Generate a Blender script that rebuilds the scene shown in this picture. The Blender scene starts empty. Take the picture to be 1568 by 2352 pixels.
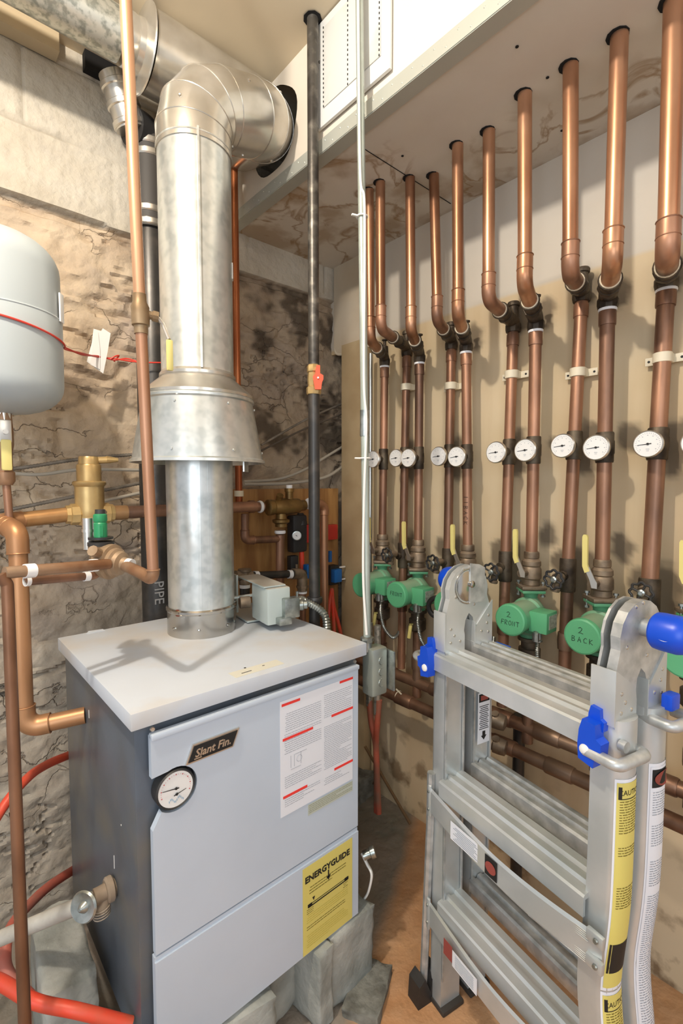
import bpy, bmesh, math, random
from mathutils import Vector as V, Matrix, noise
random.seed(7)
S = bpy.context.scene
C = S.collection
# ------------------------------------------------------------------ camera / light
F = 1108.0; YAW = math.radians(41.6); PIT = math.atan(64/1108); CH = 1.36
ca, sa, cp, sp = math.cos(YAW), math.sin(YAW), math.cos(PIT), math.sin(PIT)
FW = V((sa*cp, ca*cp, -sp)); RT = V((ca, -sa, 0)); UP = V((sa*sp, ca*sp, cp))
cam = bpy.data.cameras.new('camera'); co = bpy.data.objects.new('camera', cam); C.objects.link(co)
co.location = (0, 0, CH); co.rotation_euler = (math.pi/2-PIT, 0, -YAW)
cam.sensor_fit = 'VERTICAL'; cam.sensor_height = 36; cam.lens = F/2352*36; cam.clip_start = .01
S.camera = co
S.view_settings.view_transform = 'Standard'; S.view_settings.look = 'None'
S.view_settings.exposure = 0.06; S.view_settings.gamma = 1
w = bpy.data.worlds.new('world'); S.world = w; w.use_nodes = True
w.node_tree.nodes['Background'].inputs[0].default_value = (.92, .95, 1, 1)
w.node_tree.nodes['Background'].inputs[1].default_value = .64
def light(name, kind, loc, energy, color, size=.1, target=None):
    l = bpy.data.lights.new(name, kind); l.energy = energy; l.color = color
    if kind == 'AREA': l.size = size
    else: l.shadow_soft_size = size
    o = bpy.data.objects.new(name, l); C.objects.link(o); o.location = loc
    if target: o.rotation_euler = (V(target)-V(loc)).to_track_quat('-Z', 'Y').to_euler()
light('ceiling_bulb', 'POINT', (-.22, .66, 2.66), 72, (1, .92, .82), .035)
light('cool_fill', 'AREA', (-1.5, -1.0, 1.7), 30, (.84, .92, 1), 1.6, (.9, 1.0, .9))  # unseen fill added behind the camera for the cool light on the boiler front
light('warm_fill', 'AREA', (.25, -1.7, 2.3), 8, (1, .95, .88), 1.0, (1.2, .6, .9))  # weak warm fill added behind the camera, no fixture of the room
def U(px, py, X=None, Y=None, Z=None):      # a pixel of the photograph carried onto a plane of the room
    d = FW + RT*((px-784)/F) + UP*((1176-py)/F)
    t = X/d.x if X is not None else Y/d.y if Y is not None else (Z-CH)/d.z
    return V((0, 0, CH)) + d*t
# ------------------------------------------------------------------ materials
MATS = {}
def mat(name, col, rough=.5, metal=0, col2=None, nscale=8, bump=0, bscale=40, detail=4, lo=.35, hi=.65, stretch=None, dust=None, col3=None, n3=2.5, spec=None, emit=None):
    if name in MATS: return MATS[name]
    m = bpy.data.materials.new(name); m.use_nodes = True; nt = m.node_tree; N = nt.nodes; L = nt.links
    b = N['Principled BSDF']; b.inputs['Roughness'].default_value = rough; b.inputs['Metallic'].default_value = metal
    if spec is not None: b.inputs['Specular IOR Level'].default_value = spec
    b.inputs['Base Color'].default_value = (*col, 1)
    g = N.new('ShaderNodeNewGeometry')
    src = g.outputs['Position']
    if stretch:
        mp = N.new('ShaderNodeMapping'); mp.inputs['Scale'].default_value = stretch; L.new(src, mp.inputs['Vector']); src = mp.outputs[0]
    cur = None
    def nz(scale, lo, hi, det):
        n = N.new('ShaderNodeTexNoise'); n.inputs['Scale'].default_value = scale; n.inputs['Detail'].default_value = det; L.new(src, n.inputs['Vector'])
        r = N.new('ShaderNodeMapRange'); r.inputs['From Min'].default_value = lo; r.inputs['From Max'].default_value = hi; L.new(n.outputs['Fac'], r.inputs['Value'])
        return r.outputs[0]
    def mix(fac, a, c):
        x = N.new('ShaderNodeMix'); x.data_type = 'RGBA'; L.new(fac, x.inputs[0])
        if a is None: x.inputs[6].default_value = (*col, 1)
        else: L.new(a, x.inputs[6])
        x.inputs[7].default_value = (*c, 1); return x.outputs[2]
    if col2: cur = mix(nz(nscale, lo, hi, detail), cur, col2)
    if col3: cur = mix(nz(n3, .48, .68, 6), cur, col3)
    if dust:
        sx = N.new('ShaderNodeSeparateXYZ'); L.new(g.outputs['Normal'], sx.inputs[0])
        r = N.new('ShaderNodeMapRange'); r.inputs['From Min'].default_value = .25; r.inputs['From Max'].default_value = .95; r.inputs['To Max'].default_value = .75
        L.new(sx.outputs[2], r.inputs['Value']); cur = mix(r.outputs[0], cur, dust)
    if cur: L.new(cur, b.inputs['Base Color'])
    if bump:
        n = N.new('ShaderNodeTexNoise'); n.inputs['Scale'].default_value = bscale; n.inputs['Detail'].default_value = 6; L.new(src, n.inputs['Vector'])
        bp = N.new('ShaderNodeBump'); bp.inputs['Strength'].default_value = bump; bp.inputs['Distance'].default_value = .005
        L.new(n.outputs['Fac'], bp.inputs['Height']); L.new(bp.outputs[0], b.inputs['Normal'])
    if emit: b.inputs['Emission Color'].default_value = (*col, 1); b.inputs['Emission Strength'].default_value = emit
    MATS[name] = m; return m
def s2l(r, g, b): return tuple(((c/255+.055)/1.055)**2.4 if c > 10 else c/255/12.92 for c in (r, g, b))
COP = mat('bright_copper', s2l(206,158,124), .36, .72, s2l(172,124,92), 9, stretch=(1,1,.35), col3=s2l(134,92,66), n3=5)
COL = mat('tarnished_copper', s2l(178,132,104), .42, .55, s2l(138,102,80), 14, stretch=(1,1,.3), col3=s2l(92,70,58), n3=6)
COD = mat('dull_copper', s2l(165,128,98), .5, .55, s2l(130,92,64), 12, col3=s2l(175,150,125), n3=7)
COB = mat('brown_header_copper', s2l(146,112,90), .45, .65, s2l(95,66,50), 10, col3=s2l(150,125,105), n3=4)
BRS = mat('yellow_brass', s2l(206,178,124), .38, .6, s2l(176,146,96), 12)
BRD = mat('dull_bronze', s2l(150,132,110), .5, .6, s2l(105,90,74), 22, dust=s2l(165,150,132))
SOOT = mat('dark_bronze', s2l(92,80,66), .55, .6, s2l(52,44,36), 25, dust=s2l(120,108,94), col3=s2l(110,100,84), n3=12)
BLK = mat('black_iron', s2l(62,60,58), .36, .45, s2l(88,82,76), 18, lo=.5, hi=.75)
BLKP = mat('black_plastic', s2l(34,34,36), .5, 0, s2l(50,48,46), 12)
RUB = mat('black_rubber', s2l(58,54,50), .6)
GAL = mat('galvanised_steel', s2l(214,217,214), .3, .72, s2l(194,199,197), 40, lo=.40, hi=.62, detail=1, col3=s2l(222,224,221), n3=14, bump=.03, bscale=12)
GALB = mat('bright_duct_steel', s2l(216,212,203), .26, .75, s2l(190,184,172), 10)
GALD = mat('blotchy_duct_steel', s2l(198,198,188), .38, .7, s2l(150,153,144), 60, lo=.45, hi=.62, detail=3, bump=.1, bscale=20)
CHR = mat('polished_collar', s2l(200,198,192), .15, .95, s2l(170,166,160), 6)
ALU = mat('ladder_aluminium', s2l(214,216,215), .36, .5, s2l(186,192,192), 6, stretch=(1,1,1))
ALS = mat('satin_aluminium', s2l(206,208,207), .4, .55, s2l(168,172,172), 30)
ZNC = mat('zinc_fitting', s2l(185,190,186), .3, .85, s2l(140,146,142), 40)
WHT = mat('white_plastic', s2l(236,234,228), .45)
CRM = mat('cream_plastic', s2l(225,215,190), .5)
TAPE = mat('white_tape', s2l(240,240,240), .5)
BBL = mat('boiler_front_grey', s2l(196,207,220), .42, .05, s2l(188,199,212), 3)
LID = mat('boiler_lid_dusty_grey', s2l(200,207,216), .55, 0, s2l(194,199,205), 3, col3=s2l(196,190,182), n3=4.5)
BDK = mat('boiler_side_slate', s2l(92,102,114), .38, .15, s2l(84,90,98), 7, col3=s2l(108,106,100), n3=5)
TNK = mat('tank_grey_enamel', s2l(172,180,182), .38, .0)
PLY = mat('plywood', s2l(182,136,80), .6, 0, s2l(148,102,56), 7, stretch=(4,4,.5), lo=.38, hi=.62, col3=s2l(130,95,60), n3=3)
STD = mat('tan_painted_stud', s2l(176,156,122), .6, 0, s2l(160,138,104), 6)
GRN = mat('pump_green', s2l(92,158,118), .5, 0, s2l(80,142,106), 10, dust=s2l(160,176,148))
GRC = mat('pump_cap_green', s2l(92,170,124), .4)
GRT = mat('valve_green', s2l(40,140,90), .4)
BLU = mat('ladder_blue_plastic', s2l(8,72,200), .35)
BLC = mat('relay_blue', s2l(30,100,170), .4)
RED = mat('red_tube', s2l(226,70,44), .45, 0, s2l(200,90,66), 14)
REDW = mat('red_wire', s2l(205,62,48), .4)
REDP = mat('red_plastic', s2l(190,50,38), .45)
ORG = mat('orange_handle', s2l(235,84,46), .45)
YEL = mat('yellow_vinyl', s2l(222,208,130), .45)
YLB = mat('energy_label_yellow', s2l(216,202,110), .5)
INK = mat('black_ink', s2l(24,24,24), .6)
GINK = mat('grey_ink', s2l(158,163,172), .6)
RINK = mat('red_ink', s2l(235,60,52), .55)
MAR = mat('maroon_ink', s2l(150,70,62), .5)
PAP = mat('paper_white', s2l(228,230,236), .55)
PAPC = mat('paper_tag_white', s2l(240,238,234), .7)
FACE = mat('dial_white', s2l(232,231,228), .5)
CON = mat('cinder_concrete', s2l(160,162,156), .85, 0, s2l(132,136,130), 9, bump=.6, bscale=60, col3=s2l(186,186,178), n3=5)
PCR = mat('rubble_concrete', s2l(128,128,120), .9, 0, s2l(96,94,86), 30, bump=.8, bscale=60)
CAB = mat('grey_cable_armour', s2l(150,142,130), .5, .3, s2l(110,102,92), 20)
CABW = mat('grey_white_cable', s2l(172,164,150), .5)
SIL = mat('silver_band', s2l(210,205,196), .28, .9)
RSM = mat('brown_pipe', s2l(140,100,74), .45, .5, s2l(112,78,56), 18, stretch=(1,1,.4))
GRYB = mat('control_box_grey', s2l(186,196,192), .42, .1, dust=s2l(196,188,176))
VOID = mat('dark_opening', s2l(14,12,11), .9)
WTP = mat('white_painted_pipe', s2l(205,202,192), .5, .1, s2l(180,176,166), 20)
GRL = mat('grille_white', s2l(222,222,218), .45, 0, s2l(214,213,208), 4)
BEAD = mat('metal_corner_bead', s2l(188,190,180), .4, .35)
RUST = mat('rust', s2l(110,44,28), .8)
# ------------------------------------------------------------------ mesh helpers
class G:
    def __init__(s): s.bm = bmesh.new(); s.mats = []; s.i = 0
    def m(s, mt):
        if mt not in s.mats: s.mats.append(mt)
        s.i = s.mats.index(mt); return s
    def face(s, vs, flat=False):
        try: f = s.bm.faces.new(vs)
        except ValueError: return
        f.material_index = s.i; f.smooth = True
    def box(s, c, size, R=None, bev=0):
        b = bmesh.new(); bmesh.ops.create_cube(b, size=1)
        for v in b.verts: v.co = V((v.co.x*size[0], v.co.y*size[1], v.co.z*size[2]))
        if bev: bmesh.ops.bevel(b, geom=b.edges[:], offset=bev, segments=2, affect='EDGES', profile=.6)
        s.merge(b, (Matrix.Translation(c) @ R.to_4x4()) if R else Matrix.Translation(c)); return s
    def merge(s, b, M=None):
        mp = {}
        for v in b.verts: mp[v] = s.bm.verts.new(M @ v.co if M else v.co)
        for f in b.faces: s.face([mp[v] for v in f.verts])
        b.free()
    def rings(s, rings, cap=True, closed=True):
        vr = [[s.bm.verts.new(p) for p in r] for r in rings]
        n = len(vr[0])
        for a, b in zip(vr, vr[1:]):
            for k in range(n if closed else n-1):
                s.face((a[k], a[(k+1) % n], b[(k+1) % n], b[k]))
        if cap:
            s.face(list(reversed(vr[0]))); s.face(vr[-1])
        return s
    def lathe(s, prof, org=(0,0,0), axis=(0,0,1), seg=24, a0=0):
        org = V(org); ax = V(axis).normalized(); u = ax.orthogonal().normalized(); v = ax.cross(u)
        rs = []
        for r, h in prof:
            r = max(r, 1e-4); rs.append([org+ax*h+(u*math.cos(a0+2*math.pi*k/seg)+v*math.sin(a0+2*math.pi*k/seg))*r for k in range(seg)])
        s.rings(rs); return s
    def tube(s, pts, r, seg=14, bend=0, bseg=6, rad=None, cap=True):
        pts = [V(p) for p in pts]
        if bend: pts = fillet(pts, bend, bseg)
        s.sweep(pts, rad or [r]*len(pts), seg, cap); return s
    def sweep(s, pts, rad, seg=14, cap=True):
        n = len(pts); T = []
        for i in range(n):
            a = (pts[i]-pts[i-1]).normalized() if i else (pts[1]-pts[0]).normalized()
            b = (pts[i+1]-pts[i]).normalized() if i < n-1 else a
            t = a+b; T.append(t.normalized() if t.length > 1e-6 else a)
        u = T[0].orthogonal().normalized(); rs = []
        for i in range(n):
            u = (u - T[i]*u.dot(T[i])).normalized(); v = T[i].cross(u)
            rs.append([pts[i]+(u*math.cos(2*math.pi*k/seg)+v*math.sin(2*math.pi*k/seg))*rad[i] for k in range(seg)])
        s.rings(rs, cap)
    def prism(s, poly, org, ux, uy, n, th):
        org, ux, uy, n = V(org), V(ux), V(uy), V(n)
        a = [org+ux*p[0]+uy*p[1] for p in poly]; b = [p+n*th for p in a]
        va = [s.bm.verts.new(p) for p in a]; vb = [s.bm.verts.new(p) for p in b]
        s.face(list(reversed(va))); s.face(vb)
        for k in range(len(va)):
            j = (k+1) % len(va); s.face((va[k], va[j], vb[j], vb[k]))
        return s
    def quad(s, p): s.face([s.bm.verts.new(V(q)) for q in p]); return s
    def ring(s, c, ax, R, r, seg=24, s2=8):
        c = V(c); ax = V(ax).normalized(); u = ax.orthogonal().normalized(); v = ax.cross(u)
        vr = []
        for k in range(seg):
            a = 2*math.pi*k/seg; d = u*math.cos(a)+v*math.sin(a)
            vr.append([s.bm.verts.new(c+d*(R+r*math.cos(2*math.pi*j/s2))+ax*r*math.sin(2*math.pi*j/s2)) for j in range(s2)])
        for k in range(seg):
            for j in range(s2): s.face((vr[k][j], vr[(k+1)%seg][j], vr[(k+1)%seg][(j+1)%s2], vr[k][(j+1)%s2]))
        return s
def fillet(pts, R, n=6):
    out = [pts[0]]
    for i in range(1, len(pts)-1):
        p, a, b = pts[i], (pts[i-1]-pts[i]), (pts[i+1]-pts[i])
        la, lb = a.length, b.length; a.normalize(); b.normalize()
        ang = a.angle(b)
        if ang > 3.1: out.append(p); continue
        d = min(R/math.tan(ang/2), la*.49 if i > 1 else la*.95, lb*.49 if i < len(pts)-2 else lb*.95); R2 = d*math.tan(ang/2)
        c = p+(a+b).normalized()*(R2/math.sin(ang/2)); s0 = p+a*d-c; s1 = p+b*d-c
        tot = s0.angle(s1); ax = s0.cross(s1).normalized()
        for k in range(n+1): out.append(c+Matrix.Rotation(tot*k/n, 3, ax) @ s0)
    out.append(pts[-1]); return out
def smooth_path(pts, n=8):
    pts = [V(p) for p in pts]; out = []
    P = [pts[0]*2-pts[1]]+pts+[pts[-1]*2-pts[-2]]
    for i in range(1, len(P)-2):
        for k in range(n):
            t = k/n; a, b, c, d = P[i-1:i+3]
            out.append(.5*((2*b)+(c-a)*t+(2*a-5*b+4*c-d)*t*t+(3*b-a-3*c+d)*t**3))
    out.append(pts[-1]); return out
def resample(pts, step):
    L = [0]
    for a, b in zip(pts, pts[1:]): L.append(L[-1]+(b-a).length)
    n = max(2, int(L[-1]/step)); out = []; j = 0
    for k in range(n+1):
        d = L[-1]*k/n
        while j < len(L)-2 and L[j+1] < d: j += 1
        t = (d-L[j])/max(1e-9, L[j+1]-L[j]); out.append(pts[j].lerp(pts[j+1], min(1, t)))
    return out
def corr(g, pts, r, pitch=.006):         # corrugated armour
    P = resample(pts, pitch/2)
    g.sweep(P, [r*(1 if k % 2 else .8) for k in range(len(P))], 10); return g
def text_into(g, body, M, size=.05, shear=0, ext=.0006, mapf=None, off=0):
    cu = bpy.data.curves.new('t', 'FONT'); cu.body = body; cu.size = size; cu.shear = shear; cu.extrude = ext; cu.align_x = 'CENTER'; cu.align_y = 'CENTER'; cu.resolution_u = 2; cu.offset = off
    o = bpy.data.objects.new('t', cu); C.objects.link(o)
    me = bpy.data.meshes.new_from_object(o); b = bmesh.new(); b.from_mesh(me)
    if mapf:
        for v in b.verts: v.co = mapf(v.co)
        g.merge(b)
    else: g.merge(b, M)
    bpy.data.objects.remove(o); bpy.data.curves.remove(cu); bpy.data.meshes.remove(me)
def frame(org, ux, uy):
    ux, uy = V(ux).normalized(), V(uy).normalized(); n = ux.cross(uy)
    M = Matrix((( ux.x, uy.x, n.x, org[0]), (ux.y, uy.y, n.y, org[1]), (ux.z, uy.z, n.z, org[2]), (0,0,0,1))); return M
def obj(name, g, m=None, parent=None, sharp=33, label=None):
    bm = g.bm
    bmesh.ops.recalc_face_normals(bm, faces=bm.faces[:])
    for e in bm.edges:
        e.smooth = not (len(e.link_faces) == 2 and e.calc_face_angle(0) > math.radians(sharp))
    me = bpy.data.meshes.new(name); bm.to_mesh(me); bm.free()
    for mm in (g.mats if g.mats else [m]): me.materials.append(mm)
    o = bpy.data.objects.new(name, me); C.objects.link(o)
    if parent:
        Mw = WM[parent.name]; me.transform(Mw.inverted()); o.parent = parent; WM[o.name] = Mw
    else: WM[o.name] = Matrix.Identity(4)
    if label: o['label'] = label
    return o
WM = {}
def thing(name, label, cat, loc, rz=0, group=None):
    o = bpy.data.objects.new(name, None); C.objects.link(o); o.empty_display_size = .02
    o.location = loc; o.rotation_euler = (0, 0, rz); o['label'] = label; o['category'] = cat
    if group: o['group'] = group
    WM[o.name] = Matrix.Translation(loc) @ Matrix.Rotation(rz, 4, 'Z'); return o
def single(name, g, m, label, cat, group=None, sharp=33):
    bm = g.bm; zs = [v.co for v in bm.verts]; c = V((sum(p.x for p in zs)/len(zs), sum(p.y for p in zs)/len(zs), min(p.z for p in zs)))
    for v in bm.verts: v.co -= c
    o = obj(name, g, m, None, sharp); o.location = c; WM[o.name] = Matrix.Translation(c); o['label'] = label; o['category'] = cat
    if group: o['group'] = group
    return o
def struct(name, g, m):
    o = obj(name, g, m); o['kind'] = 'structure'; return o
def dup(root, loc, rz=0, label=None, group=None, skip=()):
    r = root.copy(); C.objects.link(r); r.location = loc; r.rotation_euler = (0, 0, rz)
    if label: r['label'] = label
    if group: r['group'] = group
    def rec(src, dst):
        for ch in list(src.children):
            if ch.name.split('.')[0] in skip: continue
            c = ch.copy(); C.objects.link(c); c.parent = dst; rec(ch, c)
    rec(root, r); WM[r.name] = Matrix.Translation(loc) @ Matrix.Rotation(rz, 4, 'Z'); return r
# ------------------------------------------------------------------ structure
XW, YB, ZC, ZS, XS = 1.53, 1.784, 2.735, 2.37, .975
def attr_mat(name, build):
    m = bpy.data.materials.new(name); m.use_nodes = True; nt = m.node_tree
    build(nt, nt.nodes, nt.links, nt.nodes['Principled BSDF']); return m
def N_noise(N, L, src, scale, det=5, lo=.35, hi=.65, stretch=None):
    if stretch:
        mp = N.new('ShaderNodeMapping'); mp.inputs['Scale'].default_value = stretch; L.new(src, mp.inputs['Vector']); src = mp.outputs[0]
    n = N.new('ShaderNodeTexNoise'); n.inputs['Scale'].default_value = scale; n.inputs['Detail'].default_value = det; L.new(src, n.inputs['Vector'])
    r = N.new('ShaderNodeMapRange'); r.inputs['From Min'].default_value = lo; r.inputs['From Max'].default_value = hi; L.new(n.outputs['Fac'], r.inputs['Value'])
    return r.outputs[0], n.outputs['Fac']
def N_mix(N, L, fac, a, b, mul=None):
    x = N.new('ShaderNodeMix'); x.data_type = 'RGBA'
    if mul is not None:
        mm = N.new('ShaderNodeMath'); mm.operation = 'MULTIPLY'; L.new(fac, mm.inputs[0]); mm.inputs[1].default_value = mul; fac = mm.outputs[0]
    L.new(fac, x.inputs[0])
    for k, c in ((6, a), (7, b)):
        if isinstance(c, tuple): x.inputs[k].default_value = (*c, 1)
        else: L.new(c, x.inputs[k])
    return x.outputs[2]
def stonemat(nt, N, L, b):
    g = N.new('ShaderNodeNewGeometry').outputs['Position']
    at = N.new('ShaderNodeAttribute'); at.attribute_name = 'mask'
    sx = N.new('ShaderNodeSeparateColor'); L.new(at.outputs['Color'], sx.inputs[0])
    f1, _ = N_noise(N, L, g, 5, 6, stretch=(1,1,1.6)); f2, r2 = N_noise(N, L, g, 22, 8); f3, _ = N_noise(N, L, g, 2.2, 5, .5, .66)
    stone = N_mix(N, L, f1, s2l(208,188,160), s2l(178,156,130)); stone = N_mix(N, L, f2, stone, s2l(190,172,150), .5); stone = N_mix(N, L, f3, stone, s2l(176,160,146), .8)
    pale = N_mix(N, L, f2, s2l(176,170,158), s2l(150,142,130)); stone = N_mix(N, L, sx.outputs[2], stone, pale)
    block = N_mix(N, L, f1, s2l(198,190,175), s2l(180,170,153)); block = N_mix(N, L, f2, block, s2l(200,190,170), .5)
    col = N_mix(N, L, sx.outputs[0], stone, block)
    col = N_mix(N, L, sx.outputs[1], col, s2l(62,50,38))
    wn = N.new('ShaderNodeTexNoise'); wn.inputs['Scale'].default_value = 7; wn.inputs['Detail'].default_value = 7; L.new(g, wn.inputs['Vector'])
    wm = N.new('ShaderNodeVectorMath'); wm.operation = 'MULTIPLY_ADD'; L.new(wn.outputs['Color'], wm.inputs[0]); wm.inputs[1].default_value = (.22, .22, .22); L.new(g, wm.inputs[2])
    mp = N.new('ShaderNodeMapping'); mp.inputs['Scale'].default_value = (3.6, 3.6, 8.5); L.new(wm.outputs[0], mp.inputs['Vector'])
    vo = N.new('ShaderNodeTexVoronoi'); vo.feature = 'DISTANCE_TO_EDGE'; vo.inputs['Scale'].default_value = 1; L.new(mp.outputs[0], vo.inputs['Vector'])
    cr = N.new('ShaderNodeMapRange'); cr.inputs['From Min'].default_value = .014; cr.inputs['From Max'].default_value = .0; L.new(vo.outputs['Distance'], cr.inputs['Value'])
    mk, _ = N_noise(N, L, g, 3.5, 4, .46, .58)
    m1 = N.new('ShaderNodeMath'); m1.operation = 'MULTIPLY'; L.new(cr.outputs[0], m1.inputs[0]); L.new(mk, m1.inputs[1])
    inv = N.new('ShaderNodeMath'); inv.operation = 'SUBTRACT'; inv.inputs[0].default_value = 1; L.new(sx.outputs[0], inv.inputs[1])
    m2 = N.new('ShaderNodeMath'); m2.operation = 'MULTIPLY'; L.new(m1.outputs[0], m2.inputs[0]); L.new(inv.outputs[0], m2.inputs[1])
    col = N_mix(N, L, m2.outputs[0], col, s2l(110,90,70), .5)
    L.new(col, b.inputs['Base Color']); b.inputs['Roughness'].default_value = .92
    n = N.new('ShaderNodeTexNoise'); n.inputs['Scale'].default_value = 30; n.inputs['Detail'].default_value = 8; L.new(g, n.inputs['Vector'])
    bp = N.new('ShaderNodeBump'); bp.inputs['Strength'].default_value = .9; bp.inputs['Distance'].default_value = .011
    hm = N.new('ShaderNodeMath'); hm.operation = 'MULTIPLY_ADD'; L.new(m2.outputs[0], hm.inputs[0]); hm.inputs[1].default_value = -.5; L.new(n.outputs['Fac'], hm.inputs[2]); L.new(hm.outputs[0], bp.inputs['Height']); L.new(bp.outputs[0], b.inputs['Normal'])
STONE = attr_mat('field_stone_and_block', stonemat)
def ss(a, b, x): t = max(0, min(1, (x-a)/(b-a))); return t*t*(3-2*t)
def wallback():
    g = G(); bm = g.bm; x0, x1, st = -.9, 1.75, .0085
    nx = int((x1-x0)/st); nzn = int((ZC+.07)/st); lay = bm.loops.layers.color.new('mask')
    g.m(STONE); grid = []; cols = []
    joints = {0: [.13, .545, 1.065, 1.47], 1: [-.1, .29, .7, 1.1], 2: [.1, .5, .9]}
    for j in range(nzn+1):
        z = -.05+(ZC+.05)*j/nzn; row = []; crow = []
        for i in range(nx+1):
            x = x0+(x1-x0)*i/nx
            wob = .012*noise.noise(V((x*6, 3, 1)))
            blk = 1 if z > 2.222+wob*.6 else 0
            if blk:
                d = .004*noise.noise(V((x*9, z*9, 5))); dist = min(abs(z-2.45), abs(z-2.675), abs(z-2.222)*1.0)
                rw = 0 if z < 2.45 else 1 if z < 2.675 else 2
                dj = min(abs(x-q) for q in joints[rw]); gm = min(dist, dj)
                gr = (1-ss(.002, .009, gm))*(.35+.65*ss(-.3, .3, noise.noise(V((x*3, z*3, 9)))))
                y = YB-.012-d+.009*gr; dk = .6*gr
                if abs(z-2.222) < .012 and x < .52: y += .02; dk = .7
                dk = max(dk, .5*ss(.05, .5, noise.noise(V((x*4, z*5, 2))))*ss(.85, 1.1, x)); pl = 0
            else:
                wx = x+.05*noise.noise(V((x*5, z*5, 0))); wz = z+.03*noise.noise(V((x*6, z*6, 7)))
                p = V((wx/.24+.37*math.floor(wz/.12), wz/.12, .3)); ds, _ = noise.voronoi(p)
                e = ds[1]-ds[0]; lo = noise.fractal(V((x*3.2, z*4.4, 1)), .8, 2, 4)
                hi = noise.fractal(V((x*13, z*21, 4)), .7, 2.1, 5)
                rid = 1-abs(noise.noise(V((x*7+2*noise.noise(V((x*4,z*4,1))), z*22, 11))))*2
                crack = ss(.86, .99, rid)*ss(-.05, .25, noise.noise(V((x*3, z*3, 20))))
                msk = ss(-.15, .25, noise.noise(V((x*2.2, z*2.5, 12))))
                gro = (1-ss(.02, .16, e))*msk
                tilt = (noise.noise(V((math.floor(p.x)*1.7, math.floor(p.y)*2.3, 3))))
                y = YB+.006-.020*lo-.007*hi+.016*gro+.014*crack+.006*tilt
                if z < .95: y -= .05*ss(.95, .3, z)
                y = min(y, YB+.03); dk = .55*crack+.35*gro*ss(.0, .3, noise.noise(V((x*8, z*8, 4))))
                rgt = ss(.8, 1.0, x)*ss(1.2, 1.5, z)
                dk = max(dk, rgt*(.55+.5*ss(-.2, .5, noise.fractal(V((x*5, z*6, 33)), .8, 2, 4))))  # mottled stain, with the flue's shade on the stone painted in as extra darkness
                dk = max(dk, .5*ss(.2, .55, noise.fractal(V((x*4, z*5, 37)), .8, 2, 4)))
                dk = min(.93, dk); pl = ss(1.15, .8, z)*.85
                if z > 2.20: y += .012
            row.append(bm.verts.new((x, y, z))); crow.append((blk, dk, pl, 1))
        grid.append(row); cols.append(crow)
    for j in range(nzn):
        for i in range(nx):
            f = bm.faces.new((grid[j][i], grid[j][i+1], grid[j+1][i+1], grid[j+1][i])); f.smooth = True
            cc = (cols[j][i], cols[j][i+1], cols[j+1][i+1], cols[j+1][i])
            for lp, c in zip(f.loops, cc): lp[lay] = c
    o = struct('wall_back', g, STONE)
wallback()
g = G(); g.m(CON); g.box((.425, YB+.12, 1.36), (2.66, .12, 2.8)); struct('wall_core', g, CON).name = 'wall_back_core'
# right wall
def drymat(nt, N, L, b):
    g = N.new('ShaderNodeNewGeometry').outputs['Position']
    at = N.new('ShaderNodeAttribute'); at.attribute_name = 'mask'
    sx = N.new('ShaderNodeSeparateColor'); L.new(at.outputs['Color'], sx.inputs[0])
    f1, _ = N_noise(N, L, g, 3, 5); f2, _ = N_noise(N, L, g, 1.6, 4, .45, .6, (1, 6, .6)); f3, _ = N_noise(N, L, g, 10, 8, .5, .62)
    low = N_mix(N, L, f1, s2l(214,196,164), s2l(204,184,148)); low = N_mix(N, L, f2, low, s2l(188,160,120), .3)
    up = N_mix(N, L, f1, s2l(212,204,190), s2l(204,195,180))
    col = N_mix(N, L, sx.outputs[0], low, up); col = N_mix(N, L, f3, col, s2l(130,100,64), None) if False else col
    st = N.new('ShaderNodeMath'); st.operation = 'MULTIPLY'; L.new(f3, st.inputs[0]); L.new(sx.outputs[2], st.inputs[1])
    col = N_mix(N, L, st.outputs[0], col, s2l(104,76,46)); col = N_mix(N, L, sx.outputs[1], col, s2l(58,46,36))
    L.new(col, b.inputs['Base Color']); b.inputs['Roughness'].default_value = .7
DRY = attr_mat('tan_drywall', drymat)
CIR = [  # hole, elbow, lower top, bottom, dial
 ((847,436),(850,780),(883,838),(878,1240),(858,1055)), ((873,418),(874,755),(934,815),(925,1275),(911,1052)),
 ((941,408),(943,758),(963,830),(960,1260),(939,1052)), ((995,402),(1003,735),(1036,800),(1028,1290),(1008,1048)),
 ((1050,332),(1051,725),(1070,805),(1074,1270),(1050,1049)), ((1122,300),(1121,690),(1178,760),(1160,1300),(1140,1039)),
 ((1204,215),(1204,655),(1230,755),(1220,1290),(1208,1034)), ((1309,150),(1308,630),(1335,690),(1303,1320),(1293,1024)),
 ((1422,80),(1406,605),(1395,705),(1382,1320),(1370,1028)), ((1548,0),(1532,590),(1530,660),(1490,1370),(1489,1020)),
 ((1690,-90),(1668,560),(1650,620),(1606,1380),(1584,1018))]
XL = [1.44, 1.50]
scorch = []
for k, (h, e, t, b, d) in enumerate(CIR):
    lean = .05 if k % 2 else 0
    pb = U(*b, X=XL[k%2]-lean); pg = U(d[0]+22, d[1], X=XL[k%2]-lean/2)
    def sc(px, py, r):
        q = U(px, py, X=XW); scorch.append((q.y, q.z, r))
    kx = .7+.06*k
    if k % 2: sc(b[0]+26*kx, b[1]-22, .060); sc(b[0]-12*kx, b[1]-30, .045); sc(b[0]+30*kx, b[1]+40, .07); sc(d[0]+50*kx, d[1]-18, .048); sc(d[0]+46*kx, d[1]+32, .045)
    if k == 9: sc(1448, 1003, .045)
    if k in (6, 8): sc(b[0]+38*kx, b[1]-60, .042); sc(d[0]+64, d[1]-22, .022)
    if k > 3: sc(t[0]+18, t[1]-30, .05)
yst = U(850, 1100, X=XW).y; yst0 = U(797, 1100, X=XW).y; ztop = U(800, 806, X=XW).z
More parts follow.
